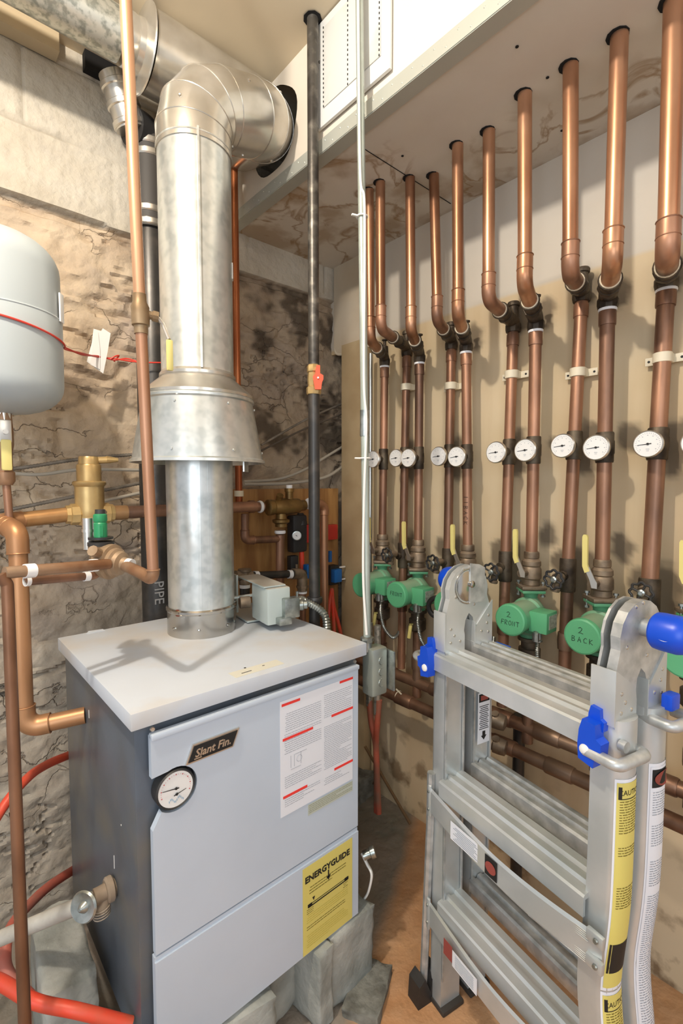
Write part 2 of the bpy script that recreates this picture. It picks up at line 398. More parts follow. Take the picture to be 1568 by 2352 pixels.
def wallright():
    g = G(); g.m(DRY); bm = g.bm; lay = bm.loops.layers.color.new('mask'); st = .0125; y0, y1 = -1.0, YB+.02
    ny = int((y1-y0)/st); nz = int(2.5/st); vs = {}
    def col(y, z):
        up = ss(1.998, 2.002, z); dk = 0
        if abs(z-2.0) < .006: dk = .4*ss(-.4, .3, noise.noise(V((y*5, 1, 1))))
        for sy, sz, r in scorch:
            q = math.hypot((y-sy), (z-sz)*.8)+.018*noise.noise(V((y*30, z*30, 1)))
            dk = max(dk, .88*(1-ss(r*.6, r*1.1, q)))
        dk = max(dk, .35*ss(.2,.6,noise.noise(V((y*3, z*2, 9))))*ss(1.05,.85,z))
        low = ss(.75, .05, z); return (up, dk, low*.9+.0, 1)
    for j in range(nz+1):
        for i in range(ny+1): vs[i, j] = bm.verts.new((XW, y0+(y1-y0)*i/ny, -.05+2.55*j/nz))
    for j in range(nz):
        for i in range(ny):
            y, z = y0+(y1-y0)*(i+.5)/ny, -.05+2.55*(j+.5)/nz
            if y > yst-.02 and z < ztop: continue
            f = bm.faces.new((vs[i, j], vs[i+1, j], vs[i+1, j+1], vs[i, j+1])); f.smooth = True
            for lp in f.loops: lp[lay] = col(lp.vert.co.y, lp.vert.co.z)
    for v in [v for v in bm.verts if not v.link_faces]: bm.verts.remove(v)
    r = bmesh.ops.extrude_face_region(bm, geom=bm.faces[:])
    for v in r['geom']:
        if isinstance(v, bmesh.types.BMVert): v.co.x += .014
    struct('wall_right', g, DRY)
wallright()
g = G(); g.box((XW+.09, .4, 1.25), (.02, 2.9, 2.5)); struct('wall_right_backing', g, VOID)
# floor, ceiling, soffit
def floormat(nt, N, L, b):
    g = N.new('ShaderNodeNewGeometry').outputs['Position']
    f1, _ = N_noise(N, L, g, 4, 6); f2, _ = N_noise(N, L, g, 18, 8)
    og = N_mix(N, L, f1, s2l(214,168,124), s2l(190,140,96)); og = N_mix(N, L, f2, og, s2l(200,160,124), .5)
    gr = N_mix(N, L, f1, s2l(160,146,132), s2l(124,122,110)); gr = N_mix(N, L, f2, gr, s2l(146,134,120), .6)
    sx = N.new('ShaderNodeSeparateXYZ'); L.new(g, sx.inputs[0])
    # edge of the painted part: a line across the floor
    a = N.new('ShaderNodeMath'); a.operation = 'MULTIPLY_ADD'; L.new(sx.outputs[1], a.inputs[0]); a.inputs[1].default_value = -1.876; L.new(sx.outputs[0], a.inputs[2])
    n = N.new('ShaderNodeTexNoise'); n.inputs['Scale'].default_value = 7; L.new(g, n.inputs['Vector'])
    c = N.new('ShaderNodeMath'); c.operation = 'MULTIPLY_ADD'; L.new(n.outputs['Fac'], c.inputs[0]); c.inputs[1].default_value = .12; L.new(a.outputs[0], c.inputs[2])
    r = N.new('ShaderNodeMapRange'); r.inputs['From Min'].default_value = -.80; r.inputs['From Max'].default_value = -.70; L.new(c.outputs[0], r.inputs['Value'])
    col = N_mix(N, L, r.outputs[0], gr, og); L.new(col, b.inputs['Base Color']); b.inputs['Roughness'].default_value = .6
    bp = N.new('ShaderNodeBump'); bp.inputs['Strength'].default_value = .35; bp.inputs['Distance'].default_value = .01; L.new(f2, bp.inputs['Height']); L.new(bp.outputs[0], b.inputs['Normal'])
g = G(); g.box((.3, .2, -.07), (3.2, 3.6, .06)); struct('floor', g, attr_mat('painted_concrete_floor', floormat))
def ceilmat(nt, N, L, b):
    g = N.new('ShaderNodeNewGeometry').outputs['Position']
    f1, _ = N_noise(N, L, g, 2, 4); col = N_mix(N, L, f1, s2l(214,200,174), s2l(206,190,162)); L.new(col, b.inputs['Base Color']); b.inputs['Roughness'].default_value = .75
CEIL = attr_mat('cream_ceiling_board', ceilmat)
g = G(); g.box((.3, .2, ZC+.02), (3.2, 3.6, .04)); struct('ceiling', g, CEIL)
def soffmat(nt, N, L, b):
    g = N.new('ShaderNodeNewGeometry').outputs['Position']
    sx = N.new('ShaderNodeSeparateXYZ'); L.new(g, sx.inputs[0])
    f1, _ = N_noise(N, L, g, 3, 5); base = N_mix(N, L, f1, s2l(214,207,194), s2l(204,195,180))
    def mr(o, a, c):
        r = N.new('ShaderNodeMapRange'); r.inputs['From Min'].default_value = a; r.inputs['From Max'].default_value = c; L.new(o, r.inputs['Value']); return r.outputs[0]
    def mul(a, c, k=None):
        m = N.new('ShaderNodeMath'); m.operation = 'MULTIPLY'; L.new(a, m.inputs[0]); L.new(c, m.inputs[1]); return m.outputs[0]
    reg = mr(sx.outputs[1], 1.0, 1.12); regx = mr(sx.outputs[0], 1.24, 1.40)
    mx = N.new('ShaderNodeMath'); mx.operation = 'MAXIMUM'; L.new(reg, mx.inputs[0]); L.new(regx, mx.inputs[1])
    # tide lines of dried water
    w_ = N.new('ShaderNodeTexNoise'); w_.inputs['Scale'].default_value = 5; w_.inputs['Detail'].default_value = 7; w_.inputs['Distortion'].default_value = .8; L.new(g, w_.inputs['Vector'])
    ab = N.new('ShaderNodeMath'); ab.operation = 'SUBTRACT'; L.new(w_.outputs['Fac'], ab.inputs[0]); ab.inputs[1].default_value = .5
    ab2 = N.new('ShaderNodeMath'); ab2.operation = 'ABSOLUTE'; L.new(ab.outputs[0], ab2.inputs[0]); line = mr(ab2.outputs[0], .035, .0)
    blot, _ = N_noise(N, L, g, 6, 6, .5, .62)
    c1 = N_mix(N, L, mul(line, mx.outputs[0]), base, s2l(150,120,84), .8); c1 = N_mix(N, L, mul(blot, mx.outputs[0]), c1, s2l(150,120,80), .55)
    L.new(c1, b.inputs['Base Color']); b.inputs['Roughness'].default_value = .75
SOFM = attr_mat('stained_soffit_board', soffmat)
g = G(); g.box(((XS+1.75)/2, .4, ZS+.01), (1.75-XS, 2.8, .02)); struct('ceiling_soffit', g, SOFM)
FCM = mat('soffit_face_paint', s2l(220,211,196), .6, 0, s2l(214,204,188), 2)
# soffit face with the round cut-out for the flue
hy, hz, hr = 1.45, 2.570, .136
g = G(); g.m(FCM); bm = g.bm; seg = 40
o_, i_ = [], []
for k in range(seg):
    a = 2*math.pi*k/seg; c_, s_ = math.cos(a), math.sin(a); m_ = max(abs(c_)/(.38 if c_ < 0 else .33), abs(s_)/.365)
    rr = hr*(1+.03*math.sin(5*a))
    zc = (ZC+ZS)/2; o_.append(bm.verts.new((XS, hy+c_/m_, max(ZS, min(ZC, zc+s_/m_*.5))))); i_.append(bm.verts.new((XS, hy+rr*c_, min(ZC-.004, max(ZS+.022, hz+rr*s_)))))
for k in range(seg): g.face((o_[k], o_[(k+1)%seg], i_[(k+1)%seg], i_[k]))
for f in bm.faces: f.smooth = False
g.box((XS+.004, (hy-.38-1.0)/2, (ZC+ZS)/2), (.008, hy-.38+1.0, ZC-ZS))
struct('soffit_face', g, FCM).name = 'wall_soffit'
g = G(); g.box((XS+.30, hy, (ZS+ZC)/2+.01), (.02, .76, .34)); struct('wall_soffit_cavity', g, VOID)
g = G(); g.box((XS-.003, .39, ZS+.018), (.004, 2.76, .04)); g.box((XS+.018, .39, ZS-.002), (.042, 2.76, .004))
for k in range(70):
    y = -.6+k*.034
    g.lathe([(.003, 0), (.0015, .0012)], (XS-.005, y, ZS+.018+.008*(-1)**k), (-1, 0, 0), 8)
struct('trim_1', g, BEAD)
g = G(); g.box((-.14, YB-.035, ZC-.032), (1.05, .05, .06)); struct('trim_2', g, mat('tan_sill_board', s2l(190,172,140), .7))
g = G(); g.box((XW+.0, yst/2+yst0/2, ztop/2-.01), (.07, yst0-yst, ztop+.06)); struct('trim_3', g, STD)
# boxed drywall scrap above the stud
g = G(); yb = U(765, 700, X=XW-.02).y; zt2 = ZS
pl = [(0, 0), (.0, .005)]
poly = [(yst-.03, ztop-.01), (yst+.05, ztop-.016), (yb-.02, ztop-.004), (yb+.002, ztop+.03), (yb, ZS), (yst-.03, ZS)]
g.prism(poly, (XW-.016, 0, 0), (0,1,0), (0,0,1), (1,0,0), .014); struct('trim_4', g, mat('drywall_offcut', s2l(196,184,164), .75, 0, s2l(180,164,140), 4))
g = G()
g.tube(smooth_path([(XW-.012, yst-.02, ztop-.005), (XW-.018, yst+.06, ztop-.022), (XW-.014, yb-.03, ztop-.008), (XW-.01, yb, ztop+.03)], 6), .006, 8); struct('trim_5', g, mat('torn_paper_edge', s2l(200,190,170), .8))
# plywood on the back wall
g = G(); g.box(((.70+1.50)/2, 1.722, .86), (.80, .018, .96)); struct('trim_6', g, PLY)
# seam lines and nail dimples of the soffit underside
g = G(); g.m(VOID)
for px, py in [(971,107-0),(1187,107),(957,178),(999,157),(924,358),(1257,178),(1290,300)]:
    p = U(px, py, Z=ZS-.001)
    if p.x > XS+.05: g.lathe([(.004, 0), (.004, .001)], p, (0,0,-1), 10)
a, b_ = U(838, 343, Z=ZS-.001), U(1035, 468, Z=ZS-.001)
g.prism([(0, -.0012), ((b_-a).length, -.0012), ((b_-a).length, .0012), (0, .0012)], a, (b_-a).normalized(), V((0,0,1)).cross(b_-a).normalized(), (0,0,-1), .0008)
a, b_ = U(1140, 312, Z=ZS-.001), U(1199, 250, Z=ZS-.001)
struct('trim_7', g, VOID)
# ------------------------------------------------------------------ air grille
p0 = U(735, 304, X=XS-.004); p1 = U(901, 163, X=XS-.004)
ya, yb_ = p1.y, p0.y; zb = p0.z
t = thing('return_air_grille', 'white metal return air grille panel with rows of tiny slots on the soffit face', 'air grille', (XS, (ya+yb_)/2, zb))
g = G(); zt = ZC-.004; g.box((XS-.010, (ya+yb_)/2, (zb+zt)/2), (.010, yb_-ya, zt-zb), bev=.003); obj('frame', g, GRL, t)
g = G(); g.box((XS-.0165, (ya+yb_)/2, (zb+zt)/2+.01), (.003, (yb_-ya)-.06, zt-zb-.075), bev=.001); obj('inset_panel', g, mat('grille_panel', s2l(208,207,201), .5, 0, s2l(192,188,178), 6, lo=.5, hi=.7), t)
g = G()
for yy in (yb_-.034, (ya+yb_)/2+.008, ya+.034):
    for k in range(18): g.box((XS-.0188, yy, zb+.05+k*.013), (.002, .0022, .005))
obj('slot_row', g, VOID, t)
g = G()
for yy in (ya+.015, yb_-.012): g.lathe([(.004, 0), (.003, .003)], (XS-.015, yy, zb+.19), (-1,0,0), 10)
obj('screw', g, mat('screw_grey', s2l(120,118,112), .4, .6), t)
# ------------------------------------------------------------------ flue: riser, elbows, draft hood
vx, vy = .628, 1.33
def zv(py): return U(455, py, Y=vy).z
t = thing('boiler_flue', 'large galvanised flue pipe rising from the boiler lid with a flared draft hood and elbows', 'flue', (vx, vy, .93))
r0 = .1
z_el = zv(352)
g = G(); g.lathe([(r0, zv(872)), (r0+.003, zv(868)), (r0, zv(862)), (r0, z_el-.012), (r0+.004, z_el-.008), (r0+.002, z_el)], (vx, vy, 0), seg=48)
zz0 = zv(862); g.box((vx-.035, vy-r0+.002, (zz0+z_el)/2), (.005, .006, z_el-zz0), Matrix.Rotation(-.35, 3, 'Z')); obj('riser_pipe', g, GAL, t, 40)
z_el -= .02; path = [V((vx, vy, z_el)), V((vx, vy, 2.418)), V((.90, 1.36, 2.515)), V((.93, 1.60, 2.61))]
P = fillet(path, .125, 3); g = G(); g.sweep(P, [r0+.003]*len(P), 48)
for q in range(1, len(P)-2):
    T = ((P[q+1]-P[q]).normalized()+(P[q]-P[q-1]).normalized()).normalized(); g.ring(P[q], T, r0+.0028, .0016, 48, 6)
for q in (1, 4, 6):
    T = (P[q+1]-P[q]).normalized(); u = T.orthogonal().normalized()
    for a in range(3):
        d = Matrix.Rotation(a*2.1+q, 3, T) @ u; g.lathe([(.005, 0), (.004, .004), (.001, .005)], P[q].lerp(P[q+1], .5)+d*(r0+.002), d, 8)
obj('elbow', g, GALB, t, 12)
g = G(); g.lathe([(r0+.002, zv(875)), (r0+.006, zv(872)), (r0+.006, zv(866)), (r0+.001, zv(860))], (vx, vy, 0), seg=48)
g.lathe([(r0+.002, zv(872)), (.125, zv(888)), (.152, zv(908)), (.157, zv(912)), (.157, zv(918)), (.152, zv(920))], (vx, vy, 0), seg=48); obj('hood_cone', g, GALB, t, 14)
g = G()
prof = [(.153, zv(915)), (.158, zv(921)), (.158, zv(926)), (.154, zv(929)), (.182, zv(1055)), (.188, zv(1058)), (.189, zv(1064)), (.184, zv(1064)), (.150, zv(935))]
org = V((vx, vy, 0)); rs = []
for r, h in prof: rs.append([org+V((r*math.cos(2*math.pi*k/56), r*math.sin(2*math.pi*k/56), h)) for k in range(56)])
g.rings(rs, cap=False)
for k in range(6):
    a = -2.4+k*.9; d = V((math.cos(a), math.sin(a), 0)); 
    for hh, rr in ((zv(1040), .179), (zv(940), .1575)): g.lathe([(.004, 0), (.003, .003)], org+d*rr+V((0,0,hh)), d, 8)
obj('hood_skirt', g, GAL, t, 25)
g = G(); rl = .094; zl = zv(1386)
g.lathe([(rl, zl), (rl, zv(930))], org, seg=48)
for a in (-2.05, -1.75): g.box(org+V((math.cos(a)*rl, math.sin(a)*rl, (zl+zv(1000))/2)), (.003, .008, zv(1000)-zl), Matrix.Rotation(a, 3, 'Z'))
obj('lower_pipe', g, GAL, t, 30)
g = G(); g.lathe([(rl+.004, .925), (rl+.004, zl-.014), (rl+.007, zl-.010), (rl+.007, zl-.004), (rl+.003, zl)], org, seg=48)
for a in (-2.9, -2.1, -1.2): g.lathe([(.005, 0), (.004, .005), (.001, .006)], org+V((math.cos(a)*(rl+.004), math.sin(a)*(rl+.004), .955)), (math.cos(a), math.sin(a), 0), 8)
obj('collar', g, CHR, t, 30)
g = G(); a = -2.75; g.lathe([(.012, 0), (.006, .0015)], org+V((math.cos(a)*(rl+.003), math.sin(a)*(rl+.003), 1.0)), (math.cos(a), math.sin(a), 0), 9); obj('rust_spot', g, RUST, t)
g = G(); a = -.55
g.box(org+V((math.cos(a)*(r0+.001), math.sin(a)*(r0+.001), zv(620))), (.002, .018, .045), Matrix.Rotation(a, 3, 'Z')); obj('sticker', g, PAPC, t)
g = G(); g.box(org+V((.10, -.09, zv(1072))), (.004, .07, .03), Matrix.Rotation(-.7, 3, 'Z')); obj('hood_bracket', g, GAL, t)
# ducts along the ceiling
t = thing('ceiling_duct', 'blotchy galvanised round duct running along the top of the back wall, narrow then wide', 'duct', (.45, 1.5, 2.6))
dz = U(335, 118, Y=1.5).z
xr = U(322, 118, Y=1.5).x
g = G(); g.lathe([(.064, 0), (.064, xr+.9-.06)], (-.9, 1.5, dz), (1,0,0), 36); obj('narrow_section', g, GALD, t)
g = G(); g.lathe([(.067, -.05), (.069, -.03), (.067, -.02), (.070, -.004), (.112, .004), (.114, .008), (.105, .010)], (xr, 1.5, dz), (1,0,0), 40); obj('reducer', g, GALB, t, 20)
g = G(); g.lathe([(.104, 0), (.104, XS-.02-xr-.015)], (xr+.015, 1.5, dz), (1,0,0), 40)
obj('wide_section', g, GALB, t)
# drain stack
sx_, sy_ = U(352, 800, Y=1.66).x, 1.66
t = thing('drain_stack', 'black drain stack with silver clamped rubber couplings behind the flue', 'drain pipe', (sx_, sy_, 0))
def zk(py): return U(352, py, Y=sy_).z
g = G(); g.lathe([(.054, -.04), (.054, zk(560)), (.05, zk(545)), (.05, zk(380)), (.052, zk(345)), (.052, zk(340))], (sx_, sy_, 0), seg=28); obj('pipe', g, BLK, t, 30)
a0_ = U(302, 290, Y=sy_-.02); g = G(); g.tube([(sx_, sy_, zk(345)), (sx_, sy_, zk(318)), a0_], .057, 24, .04); obj('wye', g, BLKP, t)
g = G(); zq = zk(300)
g.tube([(sx_+.02, sy_, zk(330)), (sx_+.09, sy_-.03, zk(285))], .045, 20); obj('side_inlet', g, BLKP, t)
for py0, py1 in ((500, 372),):
    g = G(); g.lathe([(.059, zk(py0+38)), (.059, zk(py1-38))], (sx_, sy_, 0), seg=28); obj('rubber_sleeve', g, RUB, t)
for py in (348, 374, 498, 528):
    g = G(); g.lathe([(.060, -.011), (.063, -.007), (.063, .007), (.060, .011)], (sx_, sy_, zk(py)), seg=28); obj('clamp_band', g, SIL, t, 25)
a0 = U(302, 300, Y=sy_-.02); a1 = U(262, 172, Y=sy_-.03)
g = G(); g.tube([a0, a1], .046, 22); obj('upper_branch', g, SIL, t)
for q in (.1, .45, .8):
    g = G(); d = (a1-a0).normalized(); g.lathe([(.047, -.009), (.051, -.006), (.051, .006), (.047, .009)], a0.lerp(a1, q), d, 24); obj('branch_band', g, SIL, t, 25)
for tx, py, sz in (('PIPE', 1355, .045),):
    g = G(); text_into(g, 'PIPE', frame((sx_-.02, sy_-.0545, zk(py)), (0,0,-1), (1,0,0)), .045, ext=.0012); obj('stencil', g, mat('stencil_grey', s2l(150,150,150), .6), t)
# dark gap beside the duct
g = G(); g.box((U(235,160,Y=YB-.03).x, YB-.03, U(235,150,Y=YB-.03).z), (.11, .03, .085)); struct('trim_8', g, VOID)
# ------------------------------------------------------------------ boiler
bx0, bx1, by0, by1 = .294, .90, .93, 1.515
bxc = (bx0+bx1)/2
t = thing('boiler', 'grey cast iron gas boiler in a square jacket standing on broken concrete blocks', 'boiler', (bxc, (by0+by1)/2, .19)); BO = t
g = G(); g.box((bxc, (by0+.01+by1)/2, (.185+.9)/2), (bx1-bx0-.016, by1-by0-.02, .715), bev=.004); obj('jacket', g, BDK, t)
g = G(); g.box((bxc, (by0-.006+by1)/2, .913), (bx1-bx0+.012, by1-by0+.02, .034), bev=.0025); obj('lid', g, LID, t)
px0, px1 = U(341, 1700, Y=by0).x, U(815, 1600, Y=by0).x
zu1, zu0 = U(600, 1596, Y=by0).z, .428
ztop_ = U(815, 1527, Y=by0).z
gx, gz = U(398, 1806, Y=by0).x, U(398, 1806, Y=by0).z
def rrect(x0, z0, x1, z1): return [(x0,z0),(x1,z0),(x1,z1),(x0,z1)]
# front panel with the notch that the dial sits in
nr = .045
poly = [(px0, zu0), (px1, zu0), (px1, ztop_), (px0, ztop_), (px0, gz+.040)]
ang = [math.radians(a) for a in range(110, -131, -12)]
poly += [(gx+nr*math.cos(a), gz+nr*math.sin(a)) for a in ang] + [(px0, gz-.066)]
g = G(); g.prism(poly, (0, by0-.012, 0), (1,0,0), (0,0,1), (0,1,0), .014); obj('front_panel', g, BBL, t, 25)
g = G(); g.box(((px0+px1)/2, by0-.009, ztop_-.001), (px1-px0, .018, .012), bev=.003); 
obj('panel_lip', g, BBL, t)
g = G(); pz = U(358, 2182, Y=by0).z
g.prism([(px0-.002, .178), (px1, .178), (px1, zu0-.014), (px0-.002, zu0-.014)], (0, by0-.014, 0), (1,0,0), (0,0,1), (0,1,0), .016)
g.prism([(px0-.002, zu0-.014), (px1, zu0-.014), (px1, zu0-.005), (px0-.002, zu0-.005)], (0, by0-.010, 0), (1,0,0), (0,0,1), (0,1,0), .012)
obj('lower_panel', g, BBL, t)
for x in (px0+.006, px1-.006): g = G(); g.lathe([(.005, 0), (.004, .004)], (x, by0-.004, .885), (0,-1,0), 12); obj('panel_screw', g, SIL, t)
# name plate
A = U(430, 1742, Y=by0); B = U(518, 1700, Y=by0); Ct = U(538, 1665, Y=by0); D = U(440, 1700, Y=by0)
g = G(); W = .112; Hh = .034; ox, oz = U(482,1706,Y=by0).x, U(482,1706,Y=by0).z
def par(w, h, k): return [(-w/2-k, -h/2), (w/2-k, -h/2), (w/2+k, h/2), (-w/2+k, h/2)]
g.m(SIL).prism(par(.106, .037, .008), (ox, by0-.017, oz), (1,0,0), (0,0,1), (0,1,0), .006)
g.m(INK).prism(par(.099, .030, .0065), (ox, by0-.0185, oz), (1,0,0), (0,0,1), (0,1,0), .004)
g.m(SIL); text_into(g, 'Slant Fin.', frame((ox-.002, by0-.0192, oz-.001), (1,0,0), (0,0,1)), .0225, .25, .0005, off=.0005)
g.box((ox-.036, by0-.019, oz-.0110), (.016, .001, .0024))
obj('name_plate', g, SIL, t, label='black name plate with raised silver letters')
# dial
dl = thing('x', '', '', (0,0,0)); bpy.data.objects.remove(dl)
rg = .0372
g = G(); g.lathe([(rg+.003, -.012), (rg+.003, .012), (rg+.001, .015), (rg-.002, .012)], (gx, by0, gz), (0,-1,0), 40); gz_o = obj('gauge_bezel', g, BLKP, t)
g = G(); g.lathe([(rg-.0015, .006), (rg-.0015, .0125)], (gx, by0, gz), (0,-1,0), 40)
gf = obj('gauge_face', g, FACE, gz_o)
g = G(); yy = by0-.0130
def needle(g, c, ang, ln, wd, y):
    d = V((math.cos(ang), 0, math.sin(ang))); n = V((-d.z, 0, d.x)); c = V((c[0], y, c[1]))
    g.prism([(-.006, -wd), (ln, -wd*.4), (ln, wd*.4), (-.006, wd)], c, d, n, (0,-1,0), .0008); g.lathe([(.003, 0), (.002, .002)], c, (0,-1,0), 10)
g.m(INK); needle(g, (gx, gz+.002), math.radians(172), .028, .0009, yy-.001); needle(g, (gx+.001, gz-.010), math.radians(12), .02, .0008, yy-.001)
obj('gauge_needle', g, INK, gz_o)
g = G()
for k in range(25):
    a = math.radians(-20+k*9); r1 = .030; g.m(mat('dial_red', s2l(200,110,110), .6)); d = V((math.cos(a), 0, math.sin(a)))
    g.box(V((gx, yy, gz))+d*r1, (.0008, .0006, .0008) if k % 3 else (.0022, .0006, .0022))
for k in range(12):
    g.m(mat('dial_blue', s2l(140,175,200), .6)); g.box((gx-.014+k*.0026, yy, gz-.021+.004*math.sin(k)), (.0012, .0006, .004))
obj('gauge_marking', g, INK, gz_o)
# instruction label
def printed(g, x0, x1, z0, z1, pitch, th, y, seed, ink, gap=.35, slope=0):
    rnd = random.Random(seed); z = z1
    g.m(ink)
    while z > z0:
        x = x0+(rnd.random()*.004 if rnd.random() < .4 else 0); end = x1-(rnd.random()*(x1-x0)*.5 if rnd.random() < .3 else 0)
        while x < end:
            wl = .003+rnd.random()*.008; g.quad([(x, y, z), (min(x+wl, end), y, z), (min(x+wl, end), y, z+th), (x, y, z+th)]); x += wl+.0012
        z -= pitch
lx0, lx1 = U(636, 1700, Y=by0).x, U(802, 1650, Y=by0).x
lz1, lz0 = U(802, 1548, Y=by0).z-.002, U(636, 1874, Y=by0).z
g = G(); yl = by0-.0128
g.m(PAP); g.box(((lx0+lx1)/2, yl, (lz0+lz1)/2), (lx1-lx0, .0006, lz1-lz0)); lab = obj('instruction_label', g, PAP, t, label='white instruction label with red bars')
lw, lh = lx1-lx0, lz1-lz0; yt = yl-.0007; mx_ = lx0+lw*.56
g = G()
printed(g, lx0+.015, mx_-.006, lz1-.115*lh/.4, lz1-.035, .0052, .0013, yt, 1, GINK)
printed(g, lx0+.012, mx_-.006, lz0+lh*.60, lz0+lh*.70, .0052, .0013, yt, 2, GINK)
printed(g, lx0+.012, mx_-.006, lz0+lh*.53, lz0+lh*.59, .0052, .0013, yt, 3, GINK)
printed(g, lx0+.012, mx_-.006, lz0+lh*.22, lz0+lh*.33, .0052, .0013, yt, 4, GINK)
printed(g, lx0+.012, mx_-.010, lz0+lh*.06, lz0+lh*.15, .0052, .0013, yt, 5, GINK)
printed(g, mx_+.003, lx1-.004, lz0+lh*.70, lz1-.025, .0052, .0013, yt, 6, GINK)
printed(g, mx_+.003, lx1-.004, lz0+lh*.22, lz0+lh*.62, .0048, .0013, yt, 7, GINK)
printed(g, mx_+.003, lx1-.010, lz0+lh*.08, lz0+lh*.14, .0052, .0013, yt, 8, GINK)
for q in ((.30, .42),): 
    for dx in (0, .01, .03): g.box((lx0+.03+dx, yt, lz0+lh*.45), (.0008, .0004, .03))
    g.ring((lx0+.055, yt, lz0+lh*.45), (0,1,0), .008, .0004, 16, 4); g.box((lx0+.045, yt, lz0+lh*.38), (.03, .0004, .0008)); g.box((lx0+.06, yt, lz0+lh*.50), (.035, .0004, .0008))
obj('printed_text', g, GINK, lab)
g = G()
for fx0, fx1, fz in ((.02,.25,.965),(.80,1,.985),(.03,.42,.665),(.68,1,.70),(.72,1,.185),(.03,.34,.165)):
    g = G(); zc_ = lz0+lh*fz; g.box((lx0+lw*(fx0+fx1)/2, yt-.0002, zc_), (lw*(fx1-fx0), .0006, .0062)); obj('red_bar', g, RINK, lab)
g = G(); x0_, x1_ = U(700,1850,Y=by0).x, lx1
g.box(((x0_+x1_)/2, yl, lz0-.019), (x1_-x0_, .0005, .028)); fl = obj('faded_label', g, mat('faded_label_paper', s2l(186,192,180), .5), t)
g = G(); printed(g, x0_+.002, x1_-.002, lz0-.031, lz0-.009, .0046, .0013, yl-.0006, 11, mat('olive_ink', s2l(140,140,104), .6)); obj('printed_text', g, GINK, fl)
# energy label
ex0, ex1 = U(687, 2050, Y=by0).x, U(800, 2000, Y=by0).x; ez1, ez0 = zu0-.020, .180
g = G(); ye = by0-.0148; g.m(YLB).box(((ex0+ex1)/2, ye, (ez0+ez1)/2), (ex1-ex0, .0006, ez1-ez0)); el = obj('energy_label', g, YLB, t, label='yellow energy label')
ew = ex1-ex0; eh = ez1-ez0; cxe = (ex0+ex1)/2; g = G(); g.m(INK)
text_into(g, 'ENERGYGUIDE', frame((cxe-.002, ye-.001, ez1-.034), (1,0,0), (0,0,1)), .0225, 0, .0004, off=.0006)
g.box((cxe-.001, ye-.001, ez1-.054), (.0035, .0008, .02)); g.prism([(-.007, 0), (0, -.011), (.007, 0)], (cxe-.001, ye-.0006, ez1-.060), (1,0,0), (0,0,1), (0,-1,0), .0008)
g.box((cxe, ye-.001, ez0+eh*.53), (ew*.80, .0008, .0026)); g.box((cxe, ye-.001, ez0+eh*.555), (ew*.80, .0008, .001))
for q in (-.37, .37): g.box((cxe+ew*q, ye-.001, ez0+eh*.545), (ew*.08, .0008, .008))
g.prism([(-.004, 0), (0, -.009), (.004, 0)], (ex0+ew*.2, ye-.0006, ez0+eh*.615), (1,0,0), (0,0,1), (0,-1,0), .0008)
DY = mat('olive_ink_dark', s2l(120,106,40), .6)
printed(g, ex0+ew*.12, ex1-ew*.14, ez0+eh*.66, ez0+eh*.74, .0075, .0022, ye-.0008, 21, DY)
printed(g, ex0+ew*.07, ex1-ew*.15, ez0+eh*.26, ez0+eh*.30, .0065, .0018, ye-.0008, 22, DY)
printed(g, ex0+ew*.07, ex0+ew*.2, ez0+eh*.44, ez0+eh*.5, .005, .0014, ye-.0008, 23, DY); printed(g, ex1-ew*.2, ex1-ew*.1, ez0+eh*.44, ez0+eh*.5, .005, .0014, ye-.0008, 24, DY)
FY = mat('olive_ink_pale', s2l(198,182,80), .6); printed(g, ex0+ew*.07, ex1-ew*.1, ez0+eh*.33, ez0+eh*.43, .006, .0016, ye-.0008, 25, FY); printed(g, ex0+ew*.07, ex1-ew*.1, ez0+eh*.06, ez0+eh*.2, .006, .0016, ye-.0008, 26, FY)
obj('printed_text', g, INK, el)
g = G(); g.m(mat('faded_decal', s2l(214,212,198), .6)); q = U(590, 1535, Z=.9305); g.box((q.x, q.y, .9304), (.13, .035, .0006), Matrix.Rotation(0, 3, 'Z')); g.m(INK); g.box((q.x-.03, q.y-.004, .931), (.026, .002, .0006)); g.box((q.x+.02, q.y+.004, .931), (.006, .002, .0006)); g.box((q.x-.02, q.y+.02, .931), (.004, .004, .001))
obj('lid_decal', g, INK, t)
q = U(238, 1455, Z=.93); g = G(); g.prism([(0,0),(.05,0),(.048,.012),(.01,.016)], (q.x-.04, by1-.012, .9302), (1,0,0), (0,1,.15), (0,0,1), .0015)
obj('lifted_flap', g, LID, t)
# scratches
g = G()
for px, py, ln in ((262,1980,.03),(258,2035,.02),(196,1530,.03),(204,1640,.02),(278,1895,.003)):
    q = U(px, py, X=bx0+.0075); g.box(q, (.001, .002, ln))
obj('scratch', g, WHT, t)
# ------------------------------------------------------------------ concrete blocks under the boiler
def rock(g, c, size, rz, seed, amt=.012, cut=10):
    b = bmesh.new(); bmesh.ops.create_cube(b, size=1); bmesh.ops.subdivide_edges(b, edges=b.edges[:], cuts=cut, use_grid_fill=True)
    for v in b.verts:
        p = V((v.co.x*size[0], v.co.y*size[1], v.co.z*size[2])); k = V((v.co.x**9*512, v.co.y**9*512, v.co.z**9*512)); ed = sum(abs(a) > .45 for a in v.co)
        n = noise.fractal(p*14+V((seed, 0, 0)), .8, 2, 4)
        p *= 1-(.05 if ed >= 2 else 0)*(.5+noise.noise(p*20+V((seed,)*3)))
        v.co = p+p.normalized()*amt*n
    g.merge(b, Matrix.Translation(c) @ Matrix.Rotation(rz, 4, 'Z'))
def cinder(name, c, size, rz, seed, label, flutes=True):
    g = G(); rock(g, c, size, rz, seed, .006, 12)
    return single(name, g, CON, label, 'concrete block', 'concrete blocks under the boiler', 60)
cinder('concrete_block', (.852, 1.01, .068), (.165, .20, .208), 0, 3, 'grey concrete block under the right front corner of the boiler')
